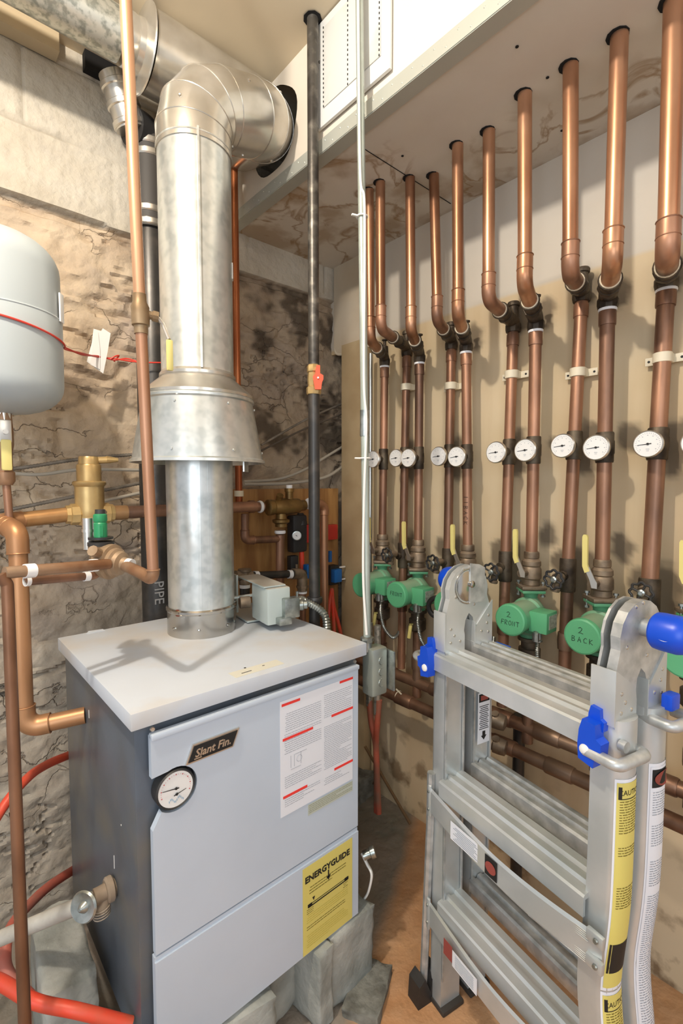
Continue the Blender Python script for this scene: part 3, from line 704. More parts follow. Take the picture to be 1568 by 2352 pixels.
cinder('concrete_block', (.735, .985, .068), (.050, .18, .208), .1, 9, 'narrow upright concrete web between two darker hollows under the boiler front')
cinder('concrete_block', (.52, .985, .065), (.17, .16, .20), -.15, 14, 'pale broken concrete block under the middle of the boiler front')
cinder('concrete_block', (.655, 1.07, .062), (.09, .18, .18), .2, 17, 'darker greenish concrete block piece set back under the boiler')
g = G(); rock(g, (.225, 1.26, .115), (.105, .26, .31), -.06, 30, .008, 12); single('concrete_block', g, CON, 'tall concrete block standing on end at the left side of the boiler', 'concrete block', 'concrete blocks under the boiler', 60)
g = G(); rock(g, (.885, .885, -.032), (.16, .10, .035), .5, 41, .010, 8); single('rubble_piece', g, PCR, 'flat dark lump of rubble on the floor at the foot of the right concrete block', 'rubble', None, 60)
g = G(); rock(g, (1.24, 1.60, .0), (.50, .30, .11), .1, 44, .03, 14); single('mortar_heap', g, PCR, 'grey mound of old mortar on the floor in the corner behind the boiler', 'rubble', None, 60)
# ------------------------------------------------------------------ damper motor box
t = thing('damper_motor', 'light grey vent damper motor box bracketed to the flue above the boiler lid', 'motor box', (.80, 1.28, .95))
R = Matrix.Rotation(math.radians(-8), 3, 'Z'); c = V((.795, 1.245, 1.0))
zq0, zq1 = .948, 1.056
g = G(); g.box((.80, 1.225, (zq0+zq1)/2), (.075, .115, zq1-zq0), R, .006); obj('housing', g, GRYB, t)
g = G(); g.box((.80, 1.28, zq1+.004), (.07, .20, .004), R); g.box((.80, 1.36, zq0-.012), (.07, .16, .005), R); g.box((.765, 1.375, 1.01), (.006, .03, .12), R); g.box((.75, 1.30, 1.015), (.09, .012, .006), R); obj('bracket', g, GRYB, t)
g = G(); g.lathe([(.018, 0), (.018, .03)], (.76, 1.28, 1.0), (-.9,.3,0), 16); obj('shaft_hub', g, BRD, t)
g = G(); g.box((.825, 1.158, .995), (.05, .03, .06), R, .004); g.box((.80, 1.16, .960), (.04, .04, .02), R, .003); obj('terminal_cover', g, ZNC, t)
g = G(); c0 = V((.855, 1.165, .995)); cd_ = V((.8, -.55, .05)).normalized()
g.lathe([(.014, -.05), (.014, -.01), (.017, -.008), (.017, .018), (.013, .02), (.013, .03)], c0, cd_, 16); g.lathe([(.004, 0), (.004, .03)], c0+V((0,0,.012)), (0,0,1), 8); obj('conduit_clamp', g, ZNC, t)
g = G(); corr(g, smooth_path([c0+cd_*.02, c0+V((.02,.012,.012)), c0+V((.045,.01,.0)), V((.925,1.125,.965)), V((.928,1.11,.90)), V((.925,1.10,.70))], 10), .0125, .008); single('flexible_conduit', g, ZNC, 'ribbed silver flexible conduit arching from the damper motor over the boiler lid', 'conduit')
# ------------------------------------------------------------------ pipes near the middle
t = thing('gas_pipe', 'black steel gas pipe rising straight to the ceiling with an orange handled valve', 'pipe', (.937, 1.184, 0))
zvv = U(722, 872, X=.937).z
g = G(); g.lathe([(.0168, zvv+.04), (.0168, 2.735)], (.937, 1.184, 0), seg=20); obj('upper_pipe', g, mat('scuffed_black_pipe', s2l(86,82,76), .4, .5, s2l(130,124,114), 30, lo=.5, hi=.7, col3=s2l(60,56,52), n3=20), t)
g = G(); g.lathe([(.0178, -.04), (.0178, zvv-.035)], (.937, 1.184, 0), seg=20); g.lathe([(.023, .985), (.025, .99), (.025, 1.0), (.023, 1.005)], (.937, 1.184, 0), seg=20); obj('lower_pipe', g, BLK, t)
g = G(); g.lathe([(.021, -.045), (.023, -.04), (.023, -.024), (.018, -.02), (.020, 0), (.018, .02), (.021, .024), (.021, .040), (.018, .045)], (.937, 1.184, zvv), seg=8)
vb = obj('valve_body', g, BRS, t)
g = G(); dv = V((-.62,-.78,0)); o_ = V((.937,1.184,zvv))+dv*.022+V((.012,-.006,0)); sd = V((.78,-.62,0))
g.prism([(-.009,-.034),(.009,-.034),(.012,-.012),(.016,-.004),(.016,.008),(.006,.014),(.006,.038),(-.005,.038),(-.009,.012),(-.016,.004),(-.014,-.008)], o_, sd, (0,0,1), dv, .009); obj('valve_handle', g, ORG, vb)
g = G(); g.lathe([(.004, 0), (.003, .004)], o_+dv*.009, dv, 8); obj('handle_screw', g, SIL, vb)
g = G(); g.lathe([(.028, 0), (.022, .003)], (.937, 1.184, ZC-.003), seg=9); obj('ceiling_hole', g, VOID, t)
# EMT conduit
pt, pb = U(825, 0, X=.925), U(843, 1470, X=.925); pt = pt+(pt-pb)*((2.735-pt.z)/(pt.z-pb.z))
t = thing('electrical_conduit', 'white painted metal conduit running from the ceiling past the grille to the switch box', 'conduit', pb)
g = G(); g.tube([pb, pt], .0105, 18); obj('tube', g, mat('white_conduit', s2l(182,190,180), .34, .35, s2l(170,177,168), 20), t)
g = G(); q = pb.lerp(pt, .33); g.tube([q-V((0,0,.035)), q+V((0,0,.035))], .0125, 18); obj('coupling', g, ZNC, t)
g = G(); g.lathe([(.017, -.004), (.019, .0), (.019, .008), (.015, .011)], pb, seg=8); g.lathe([(.0135, -.03), (.0135, .0)], pb, seg=18); obj('connector', g, ZNC, t)
g = G(); cb = [pt+V((-.012,-.008,0)), pt.lerp(pb, .3)+V((-.013,-.008,0)), pt.lerp(pb, .36)+V((-.004,-.014,0)), pt.lerp(pb, .6)+V((-.010,-.010,0)), pt.lerp(pb,.67)+V((-.006,-.013,0)), pt.lerp(pb,.78)+V((-.013,-.008,0)), pt.lerp(pb,.9)+V((-.016,-.004,0)), pb+V((-.012,-.010,.02))]
g.tube(smooth_path(cb, 8), .0035, 8); single('white_cable', g, WHT, 'thin white cable tied alongside the white metal conduit', 'cable')
for (px, py, lb) in ((833, 497, 'upper white cable tie around the white conduit, below the grille'), (830, 1053, 'lower white cable tie around the white conduit, level with the dials')):
    q = U(px, py, X=.925); q.x, q.y = pt.lerp(pb, (pt.z-q.z)/(pt.z-pb.z)).xy
    g = G(); g.ring(q, (0,0,1), .0145, .0022, 20, 6); g.box(q+V((-.018,.006,0)), (.022,.006,.004), Matrix.Rotation(-.3,3,'Z')); single('cable_tie', g, WHT, lb, 'cable tie', 'cable ties on the white conduit')
zb1, zb0 = pb.z-.02, U(856, 1600, X=.925).z
t = thing('switch_box', 'zinc coloured steel switch box with round knockouts beside the right side of the boiler', 'electrical box', (.94, .93, zb0))
Rb = Matrix.Rotation(math.radians(-4), 3, 'Z'); cb_ = V((.945, .925, (zb0+zb1)/2))
g = G(); g.box(cb_, (.055, .045, zb1-zb0), Rb, .007); obj('body', g, mat('box_zinc', s2l(184,190,178), .35, .6, s2l(170,176,166), 10), t)
g = G()
for k in range(3): g.ring(cb_+V((.004, -.0225, (k-1)*.031)), (.06,-1,0), .0105, .0012, 20, 6)
obj('knockout', g, ZNC, t)
g = G(); g.box(cb_+V((.034, -.012, 0)), (.006, .07, zb1-zb0-.02), Rb, .003); obj('cover', g, ZNC, t)
# second conduit near stud and vertical wall conduit
q0 = U(851, 812, X=1.47); g = G(); g.tube([q0, (q0.x, q0.y, .42)], .009, 14); single('wall_conduit', g, mat('bare_conduit', s2l(200,203,200), .22, .9), 'bare shiny metal conduit fixed upright on the wall behind the white conduit', 'conduit')
for k, (px, lb, mt, z0, z1) in enumerate(((848, 'left grey sleeve pipe below the switch box', GALD, .62, .80), (866, 'right grey sleeve pipe below the switch box', GALD, .60, .80))):
    q = U(px, 1600, X=1.36); g = G(); g.lathe([(.014, z0-.16), (.014, z1)], (q.x, q.y, 0), seg=14); single('sleeve_pipe', g, mt, lb, 'pipe', 'grey sleeve pipes below the switch box')
hy_ = U(848, 1600, X=1.36).y
for k, (dy, lb) in enumerate(((0, 'left red tube leaving the sleeve pipes toward the floor'), (-.055, 'right red tube leaving the sleeve pipes toward the floor'))):
    g = G(); g.tube(smooth_path([(1.36, hy_+dy, .50), (1.36, hy_+dy-.01*(-1)**k, .40), (1.37, hy_-.03, .28), (1.37, hy_-.035-.01*k, .02)], 8), .0125, 12); single('red_tube', g, mat('faded_red_tube', s2l(190,92,70), .5, 0, s2l(150,110,90), 10), lb, 'tube', 'red tubes below the switch box')
g = G(); a = U(868, 1745, X=1.45); b = U(942, 1893, X=1.45); g.tube([a+V((-.03,.05,.05)), b], .006, 8); single('metal_rod', g, mat('rusty_rod', s2l(120,92,60), .6, .3), 'thin rusty rod leaning against the right wall near the floor', 'rod')
g = G(); wz = [U(px, py, X=.93) for px, py in ((830,1960),(842,1985),(853,2010),(845,2050),(832,2070))]
g.tube(smooth_path(wz, 6), .0035, 8); g.tube(smooth_path([p+V((.012,.01,-.01)) for p in wz], 6), .003, 8); single('thermostat_wire', g, WHT, 'loop of thin white wire hanging at the lower right side of the boiler', 'wire')
g = G(); q = U(843, 1948, X=.925); g.lathe([(.012, 0), (.012, .02), (.016, .022), (.016, .034), (.008, .036)], q-V((.015,0,.015)), (.7,-.5,.3), 12); single('wire_connector', g, ZNC, 'small grey cable connector on the lower right side of the boiler', 'connector')
# copper pipe behind the flue
q = U(541, 700, Y=1.64)
t = thing('copper_feed_pipe', 'thin orange copper pipe going up behind the flue to the ceiling', 'pipe', (q.x, q.y, 1.1))
zt_ = U(560, 1165, Y=1.64).z
g = G(); g.tube([(q.x+.004, 1.64, zt_-.01), (q.x, 1.64, 2.73)], .0135, 16); obj('pipe', g, mat('orange_copper', s2l(196,122,78), .35, .7, s2l(150,80,44), 10, stretch=(1,1,.3)), t)
g = G(); g.lathe([(.018, 0), (.018, .022)], (q.x+.004, 1.64, U(558,1140,Y=1.64).z), seg=16); obj('tape_wrap', g, CRM, t)
# ------------------------------------------------------------------ brass regulator group behind the flue
yr = 1.60
def Q(px, py, Y=yr): return U(px, py, Y=Y)
t = thing('pressure_regulator', 'brass pressure reducing valve with white tape in front of the plywood', 'regulator', Q(650, 1170))
a, b = Q(560, 1164), Q(720, 1158)
g = G(); g.m(COL).tube([a-V((.03,0,0)), Q(604,1164)], .019, 16); 
g.lathe([(.024, 0), (.024, .02)], Q(572,1164)-V((.0,0,0)), (1,0,0), 16); obj('inlet_pipe', g, COL, t)
g = G(); c = Q(628, 1165); ln = (Q(690,1160)-c).length
g.lathe([(.024,-.03),(.031,-.026),(.031,-.006),(.027,0),(.032,.02),(.034,.05),(.030,ln*.9),(.022,ln),(.022,ln+.02)], c, (1,0,.02), 20)
g.lathe([(.016,0),(.016,.035),(.019,.036),(.019,.05)], Q(664,1150), (0,0,1), 12); g.lathe([(.014,0),(.014,.03)], Q(640,1150), (-.2,-.6,.7), 10); obj('valve_body', g, mat('aged_brass', s2l(150,120,72), .42, .7, s2l(110,86,50), 20), t)
g = G(); c = Q(645, 1180); g.lathe([(.020,0),(.022,-.02),(.035,-.024),(.034,-.034),(.024,-.04),(.024,-.052)], c, (0,0,1), 20); obj('bonnet', g, MATS['aged_brass'], t)
g = G(); 
for p_, ax, r in ((Q(597,1164), (1,0,0), .0225), (Q(709,1157), (1,0,0), .0225), (Q(643,1222), (0,0,1), .021)): g = G(); g.lathe([(r,-.006),(r+.002,0),(r,.006)], p_, ax, 18); obj('tape_wrap', g, TAPE, t)
g = G(); g.lathe([(.013,0),(.013,.014)], Q(664,1122), (0,0,1), 12); obj('tape_wrap', g, TAPE, t)
def pipething(name, label, pts, r, m, bend=0, cat='pipe', group=None, bands=(), bm_=None, seg=16, fit=None, fr=1.18):
    pts = [V(p) for p in pts]
    t = thing(name, label, cat, pts[0], 0, group); g = G(); g.tube(pts, r, seg, bend, 8); obj('pipe', g, m, t)
    if fit:     # sleeves at the bends
        for i in range(1, len(pts)-1):
            a = (pts[i-1]-pts[i]).normalized(); b = (pts[i+1]-pts[i]).normalized(); L_ = r*2.6
            g = G(); g.tube([pts[i]+a*L_, pts[i], pts[i]+b*L_], r*fr, seg, bend or r*1.6, 8)
            for d in (a, b): g.ring(pts[i]+d*L_, d, r*fr-.0005, .0016, seg, 6)
            obj('elbow', g, fit, t)
    for p, q, rr in bands:
        g = G(); p, q = V(p), V(q); g.tube([p, q], rr, 16); obj('tape_wrap', g, bm_ or TAPE, t)
    return t
pipething('copper_drop_pipe', 'copper pipe dropping from the brass regulator bonnet behind the damper motor', [Q(643,1228), Q(641,1400,yr)-V((0,0,.35))], .0175, COL, fit=None)
pipething('copper_drop_pipe', 'copper pipe beside the black gas pipe, turning down from the regulator outlet', [Q(716,1158), Q(744,1158), V((Q(744,1158).x, yr, .35))], .0175, COP, .03, fit=COP)
pipething('copper_bypass', 'dark copper bypass tube looping below the tee behind the flue', [Q(562,1180), Q(562,1241), Q(640,1238)], .0145, COL, .02, fit=COL)
yk = 1.50
pipething('iron_nipple_pipe', 'black horizontal pipe with white tape at both ends behind the damper motor', [Q(560,1323,yk), Q(700,1317,yk)], .0145, BLK, bands=((Q(583,1322,yk), Q(592,1322,yk), .0165), (Q(661,1319,yk), Q(669,1319,yk), .0165)))
t = thing('bronze_elbow', 'dull bronze elbow valve with a small screw on top left of the gas pipe', 'elbow', Q(690,1330,yk))
g = G(); g.tube([Q(672,1318,yk), Q(694,1318,yk), Q(694,1352,yk)], .021, 16, .02); g.lathe([(.024,0),(.024,-.008),(.02,-.01),(.02,-.02)], Q(694,1345,yk), seg=8); g.lathe([(.005,0),(.005,.015)], Q(681,1305,yk), seg=8); obj('body', g, BRD, t)
g = G(); g.lathe([(.0185,0),(.0185,-.008)], Q(694,1358,yk), seg=14); obj('tape_wrap', g, TAPE, t)
g = G(); q = Q(694,1362,yk); g.tube([q, (q.x, q.y, .5)], .0145, 14); obj('pipe', g, COL, t)
t = thing('bronze_tee', 'dull bronze tee with white tape just right of the flue collar', 'tee', Q(560,1320,yk))
g = G(); g.lathe([(.021,0),(.022,.02),(.018,.03),(.018,.045),(.024,.047),(.024,.055)], Q(562,1342,yk), seg=12); g.tube([Q(540,1322,yk), Q(577,1322,yk)], .018, 14); obj('body', g, BRD, t)
g = G(); g.lathe([(.019,-.006),(.019,.006)], Q(562,1346,yk), seg=14); obj('tape_wrap', g, TAPE, t)
g = G(); q = Q(562,1350,yk); g.tube([q, (q.x, q.y, .94)], .018, 14); obj('pipe', g, BLK, t)
# feeder valve with small dial
t = thing('feed_valve', 'black water feed valve with a small round pressure dial in front of the plywood', 'valve', Q(680,1250,1.66))
g = G(); g.box(Q(682,1225,1.66), (.075,.05,.16), bev=.012); g.lathe([(.03,0),(.024,.03),(.012,.05)], Q(690,1205,1.66), seg=14); g.box(Q(672,1300,1.66), (.04,.03,.09), bev=.005); obj('body', g, BLKP, t)
d_ = V((-.55,-.83,0)); g = G(); g.lathe([(.0195,0),(.0195,.012),(.016,.013)], Q(681,1230,1.62), d_, 24); obj('dial_bezel', g, ZNC, t)
g = G(); g.lathe([(.0165,.0125),(.0165,.0138)], Q(681,1230,1.62), d_, 24); obj('dial_face', g, FACE, t)
g = G(); g.box(Q(681,1230,1.62)+d_*.0145, (.012,.001,.002), Matrix.Rotation(.6,3,'Y')); obj('dial_needle', g, INK, t)
g = G(); g.box(Q(706,1225,1.68), (.05,.04,.08), bev=.006); single('red_control_box', g, REDP, 'red plastic control left of the gas pipe beside the small dial', 'control')
g = G(); g.box(Q(760,1222,1.69), (.06,.03,.07), bev=.006); g.box(Q(768,1207,1.68), (.03,.008,.006)); single('red_control_box', g, REDP, 'red plastic control box on the plywood right of the copper pipe', 'control')
g = G(); p_ = Q(692,1262,1.66); g.tube([p_, Q(694,1310,1.66)], .011, 12); single('red_tube', g, RED, 'short bright red tube below the small dial valve', 'tube')
t = thing('blue_relay', 'blue relay block with white terminals on the plywood near the tan stud', 'relay', Q(768,1320,1.66))
g = G(); g.box(Q(762,1320,1.68), (.05,.04,.09), bev=.004); obj('base', g, BLKP, t)
g = G(); g.box(Q(772,1322,1.65), (.045,.03,.06), bev=.004); g.box(Q(757,1278,1.66), (.014,.014,.05)); obj('housing', g, BLC, t)
g = G()
for py in (1302, 1330): g.box(Q(786,py,1.65), (.03,.008,.006))
obj('terminal', g, WHT, t)
g = G(); g.box(Q(706,1312,1.62), (.025,.03,.06), bev=.004); single('blue_relay', g, BLC, 'small blue relay partly hidden left of the gas pipe', 'relay')
for k, (x0_, x1_, lb) in enumerate(((756,752,'left strand of red tubing hanging below the blue relay'),(764,768,'middle strand of red tubing hanging below the blue relay'),(766,784,'right strand of red tubing hanging below the blue relay'))):
    g = G(); g.tube(smooth_path([Q(762,1352,1.66), Q(x0_,1390,1.64), Q(x1_,1465,1.62), Q(x1_+2,1540,1.62)], 6), .0085, 10); single('red_tube', g, RED, lb, 'tube', 'red tubes below the blue relay')
# ------------------------------------------------------------------ armoured cables on the stone wall
yc = 1.715
def cable(pxs, r, m, lb, ribbed, Y=yc, name='armoured_cable'):
    P = smooth_path([U(px, py, Y=Y) for px, py in pxs], 10); g = G()
    if ribbed: corr(g, P, r, .009)
    else: g.tube(P, r, 10)
    single(name, g, m, lb, 'cable', 'cables fixed along the stone wall')
cable([(600,1022),(650,993),(700,965),(760,938),(800,922)], .0055, CAB, 'ribbed metal cable climbing right behind the gas pipe', True)
cable([(560,1106),(640,1100),(700,1078),(750,1048),(800,1018)], .006, CABW, 'upper smooth grey cable sagging right above the plywood', False, 1.71, 'grey_cable')
cable([(560,1112),(660,1110),(740,1098),(775,1080),(800,1060)], .007, CABW, 'lower smooth grey cable sagging right above the plywood', False, 1.70, 'grey_cable')
cable([(600,1035),(700,985),(800,945)], .004, mat('dark_cable', s2l(90,80,70), .6), 'thin dark cable just below the ribbed cable behind the gas pipe', False, 1.715, 'dark_cable')
cable([(-60,1085),(60,1073),(180,1055),(330,1042)], .0065, CAB, 'topmost ribbed metal cable behind the brass air separator', True)
cable([(-60,1075),(80,1090),(200,1078),(400,1082)], .0055, CABW, 'smooth grey cable crossing behind the brass air separator', False, 1.71, 'grey_cable')
cable([(-60,1185),(60,1163),(180,1138),(330,1108)], .0065, CAB, 'lower ribbed metal cable rising right behind the brass air separator', True)
cable([(-60,1195),(100,1178),(240,1150),(340,1128)], .0055, CABW, 'lowest smooth grey cable just above the brass horizontal pipe', False, 1.70, 'grey_cable')
# ------------------------------------------------------------------ left copper work
yl_ = 1.0
pa, pb2 = U(289, 0, Y=yl_), U(352, 1320, Y=yl_); pa = pa+(pa-pb2)*((ZC-pa.z)/(pa.z-pb2.z))
t = thing('copper_supply_pipe', 'long leaning copper pipe in front of the flue with a brass ball valve halfway', 'pipe', pb2)
qv = U(322, 718, Y=yl_)
g = G(); g.tube([qv, pa], .0114, 20); obj('upper_pipe', g, mat('satin_copper', s2l(208,164,130), .4, .6, s2l(192,146,112), 10, stretch=(1,1,.3)), t)
g = G(); g.tube([pb2-V((0,0,.0)), qv], .0114, 20); obj('lower_pipe', g, mat('satin_copper_brown', s2l(188,144,116), .42, .55, s2l(166,122,94), 10, stretch=(1,1,.3)), t)
dd = (pa-pb2).normalized()
g = G(); g.lathe([(.0132,-.042),(.0136,-.027),(.0170,-.025),(.0178,-.007),(.0170,.0),(.0178,.010),(.0137,.020),(.0132,.035)], qv, dd, 20); g.lathe([(.009,0),(.008,.022),(.0105,.023),(.0105,.034)], qv, V((.8,-.2,-.1)), 10); vb = obj('valve_body', g, mat('valve_bronze', s2l(160,138,108), .45, .6, s2l(135,112,84), 16), t)
e0 = qv+V((.031,-.008,-.005)); e1 = U(388, 780, Y=yl_-.02); g = G(); g.tube([e0, e0+V((.01,0,-.01)), e1], .004, 8); obj('lever_arm', g, SIL, vb)
g = G(); e2 = U(391, 852, Y=yl_-.02); g.box((e1+e2)/2, (.013,.009,(e1-e2).length), bev=.004); obj('lever_grip', g, YEL, vb)
e = U(355, 1330, Y=yl_); vv = U(285, 1298, Y=1.13)
g = G(); g.tube([pb2+dd*.012, pb2-V((0,0,.012)), pb2.lerp(vv, .4)-V((0,0,.005)), vv], .0126, 18, .016, 8); g.ring(pb2+dd*.010, dd, .0126, .0016, 18); obj('elbow', g, COD, t)
# relief / mixing body
t = thing('backflow_valve', 'round dull bronze valve body with stepped faces where three copper pipes meet', 'valve', U(265,1290,Y=1.15))
c = U(264, 1292, Y=1.15); ax = V((.55,-.80,-.12)).normalized()
g = G(); g.lathe([(.015,-.045),(.030,-.04),(.036,-.027),(.040,-.018),(.040,-.007),(.033,-.004),(.033,.005),(.028,.009),(.026,.018),(.016,.022),(.014,.036)], c, ax, 28)
g.lathe([(.012,0),(.012,.03)], c+V((-.03,0,.02)), (-.6,-.5,.4), 10); obj('body', g, mat('dusty_bronze', s2l(172,150,124), .55, .4, s2l(150,124,96), 20), t)
g = G(); g.lathe([(.015,.032),(.015,.044)], c, ax, 18); obj('tape_wrap', g, TAPE, t)
g = G(); c2 = U(232, 1262, Y=1.19); g.lathe([(0.0240,-0.0280),(0.0256,-0.0240),(0.0240,0.0000),(0.0272,0.0032),(0.0272,0.0160),(0.0240,0.0192)], c2, seg=24); obj('cup', g, BRD, t)
g = G(); g.lathe([(0.0280,0.0000),(0.0280,0.0080),(0.0240,0.0096)], c2+V((0,0,.0096)), seg=24); g.lathe([(0.0264,0.0000),(0.0264,0.0048)], c2+V((0,0,.024)), seg=24); obj('black_ring', g, BLKP, t)
g = G(); g.lathe([(0.0144,0.0272),(0.0144,0.0600),(0.0128,0.0624),(0.0152,0.0680),(0.0144,0.0800),(0.0096,0.0832)], c2, seg=16); g.box(c2+V((-.002,-.015,.044)), (.006,.003,.024)); obj('green_cap', g, GRT, t)
g = G(); g.lathe([(0.0096,0.0800),(0.0112,0.0816),(0.0104,0.0920)], c2, seg=14); obj('black_knob', g, BLKP, t)
g = G(); g.lathe([(0.0120,0.0000),(0.0120,0.0720)], c2+V((-.02,.024,0)), seg=14); g.lathe([(0.0136,0.0400),(0.0136,0.0464)], c2+V((-.02,.024,0)), seg=14); obj('side_nipple', g, SIL, t)
# air separator
ys = 1.50
t = thing('air_separator', 'tall stepped brass air separator on the horizontal brass pipe', 'air separator', U(207,1200,Y=ys))
c = U(207, 1180, Y=ys); zz = lambda py: U(207, py, Y=ys).z-c.z
g = G(); g.lathe([(.030,zz(1205)),(.036,zz(1195)),(.038,zz(1170)),(.038,zz(1118)),(.043,zz(1113)),(.044,zz(1108)),(.040,zz(1105))], c, seg=28); obj('lower_body', g, BRS, t)
g = G(); g.lathe([(.032,zz(1106)),(.032,zz(1070)),(.030,zz(1067)),(.027,zz(1066)),(.026,zz(1052)),(.024,zz(1049))], c, seg=28); obj('upper_body', g, BRS, t)
g = G(); g.tube([c+V((.0,0,zz(1058))), c+V((.055,-.01,zz(1055)))], .010, 10); g.lathe([(.011,0),(.006,.03)], c+V((.045,-.01,zz(1055))), (1,-.1,0), 10); obj('vent_nozzle', g, BRS, t)
g = G()
for sgn in (-1, 1):
    g = G(); g.lathe([(.026,.025),(.030,.03),(.030,.05),(.026,.052),(.025,.062)], c, (sgn,0,0), 8); obj('union_nut', g, BRS, t)
g = G(); g.lathe([(.014,.03),(.014,.036)], c+V((.012,0,-.0)), (.35,-.93,0), 16); obj('plug', g, BRD, t)
# horizontal main
e0 = U(22, 1197, Y=ys); pR = U(400, 1170, Y=ys)
pipething('brass_toned_main', 'thick yellowish copper pipe from the left elbow to the air separator', [U(-80,1200,Y=ys-.12) if False else e0, c-V((.06,0,0))], .0205, mat('yellow_copper', s2l(200,160,108), .38, .6, s2l(172,128,82), 10), bands=())
pipething('copper_main', 'thick copper pipe running right from the air separator behind the flue', [c+V((.06,0,0)), pR+V((.3,0,0))], .019, COL, bands=((c+V((.06,0,0)), c+V((.10,0,0)), .0215),), bm_=mat('solder_brown', s2l(158,122,84), .45, .6))
# big vertical return
yv = 1.36
v0 = U(30, 1215, Y=yv); vb_ = U(55, 1660, Y=yv)
v0.y = yv; zt0 = U(25, 1197, Y=yv).z
be = U(186, 1645, X=bx0)
pipething('copper_return_pipe', 'thick copper pipe dropping at the far left and turning into the side of the boiler', [e0+V((.02,0,0)), V((U(28,1195,Y=ys).x-.03, ys-.02, e0.z)), V((U(40,1300,Y=1.42).x, 1.40, e0.z-.02)), V((U(57,1668,Y=yv).x, yv, be.z-.01)), V((be.x+.01, be.y, be.z))], .0205, mat('warm_copper', s2l(192,146,106), .42, .55, s2l(168,122,84), 9, stretch=(1,1,.4)), .032, fit=MATS['warm_copper'])
# two thin horizontals
a, b = U(10, 1316, Y=1.07), U(222, 1298, Y=1.13)
tt = pipething('copper_branch', 'upper thin copper pipe with two white tape wraps running left from the round valve body', [a, b+V((.025,0,0))], .0113, COD, bands=((a.lerp(b,.19), a.lerp(b,.29), .0138), (a.lerp(b,.92), a.lerp(b,1.0), .0138)))
a, b = U(58, 1335, Y=1.12), U(222, 1322, Y=1.17)
pipething('copper_branch', 'lower thin copper pipe with white tape running left from the round valve body', [a, b, b+V((.012,0,.03))], .0090, COL, .015, bands=((a, a+(b-a)*.05, .0105), (a.lerp(b,.8), a.lerp(b,.88), .0105)))
a = U(16, 1318, Y=1.07); b = U(57, 2352, Y=.98); b = a+(b-a)*(a.z/(a.z-b.z))*.995
pipething('thin_brown_pipe', 'thin brown pipe running down the far left edge to the floor', [a+V((-.01,.0,.0)), a+V((0,0,-.02)), b], .0102, RSM, .01, fit=None)
# thin valve at tank bottom
yt_ = 1.45
tx = U(8, 960, Y=yt_).x
t = thing('expansion_tank', 'large grey enamelled expansion tank hanging at the upper left', 'tank', (tx, yt_, 1.5))
ztk = lambda py: U(8, py, Y=yt_).z
rt_ = .140
g = G(); zb_, zt_t = ztk(950), ztk(538); prof = []
for k in range(9): a = math.pi/2*k/8; prof.append((rt_*(math.sin(a)**.75 if k else 0.0)*.985, zb_+.075*(1-math.cos(a))))
prof += [(rt_*.99, ztk(790)), (rt_*.99, ztk(732)), (rt_*.975, ztk(726)), (rt_*.975, ztk(722))]
for k in range(8, -1, -1): a = math.pi/2*k/8; prof.append((rt_*.97*(math.sin(a)**.8 if k else 0), zt_t-.085*(1-math.cos(a))))
g.lathe(prof, (tx-.005, yt_, 0), seg=48); obj('shell', g, TNK, t, 30)
g = G(); g.ring((tx-.005, yt_, ztk(728)), (0,0,1), rt_*.975, .003, 48, 6); obj('seam', g, TNK, t)
g = G(); g.lathe([(.018,-.02),(.018,.02)], (tx, yt_, zb_-.005), seg=8); obj('outlet', g, SIL, t)
g = G(); g.box((tx+rt_*.86, yt_-rt_*.48, ztk(700)), (.004,.02,.07), Matrix.Rotation(-.6,3,'Z'), .001); obj('side_sticker', g, PAPC, t)
g = G(); q = U(12, 1010, Y=1.42)
t = thing('tank_valve', 'ball valve with a yellow lever below the expansion tank', 'valve', (tx, yt_, q.z))
g = G(); g.lathe([(.012,.1),(.012,.07),(.017,.068),(.02,.02),(.02,-.01),(.016,-.03),(.016,-.075),(.02,-.078),(.02,-.1),(.014,-.11)], (tx, yt_, q.z), seg=12); obj('valve_body', g, COD, t)
g = G(); g.box(U(12,990,Y=1.425), (.026,.006,.055), bev=.003); g.lathe([(.006,0),(.006,.008)], U(12,992,Y=1.422), (0,-1,0), 8); obj('lever_plate', g, SIL, t)
g = G(); g.box(U(15,1045,Y=1.42), (.022,.010,.075), bev=.005); obj('lever_grip', g, YEL, t)
g = G(); g.lathe([(.018,-.004),(.018,.012)], (tx, yt_, U(10,1095,Y=1.42).z), seg=14); obj('tape_wrap', g, TAPE, t)
g = G(); g.tube([(tx, yt_, U(10,1095,Y=1.42).z), (tx+.004, yt_, e0.z)], .009, 12); obj('pipe', g, COL, t)
# red wire round the tank
P = []
zr0 = ztk(752)
for k in range(14):
    a = math.radians(-150+k*10.5); P.append(V((tx-.005+(rt_+.002)*math.cos(a), yt_+(rt_+.002)*math.sin(a), zr0-.030*ss(0,13,k))))
wr = [U(150,802,Y=1.45), U(190,812,Y=1.55), U(225,820,Y=1.65), U(262,824,Y=1.66), U(320,832,Y=1.60), U(384,833,Y=1.575)]
g = G(); g.tube(smooth_path(P+wr, 4), .0026, 8)
g.tube(smooth_path([wr[0]+V((0,0,.004)), wr[1]-V((0,0,.004)), wr[2]+V((0,0,.003)), wr[3]-V((0,0,.004)), wr[3].lerp(wr[4],.5)+V((0,0,.006)), wr[4]], 6), .0024, 8)
g.tube(smooth_path([wr[3]+V((-.012,0,-.004)), wr[3]+V((0,-.004,.006)), wr[3]+V((.015,0,.012)), wr[3]+V((.0,.003,-.008))], 6), .0024, 8)
single('red_wire', g, REDW, 'twisted red wire wrapped round the grey tank and stretched across to the drain stack', 'wire')
g = G(); qc = U(224, 800, Y=1.655); uy = V((.10,0,.99)).normalized(); ux = V((1,0.05,-.10)).normalized()
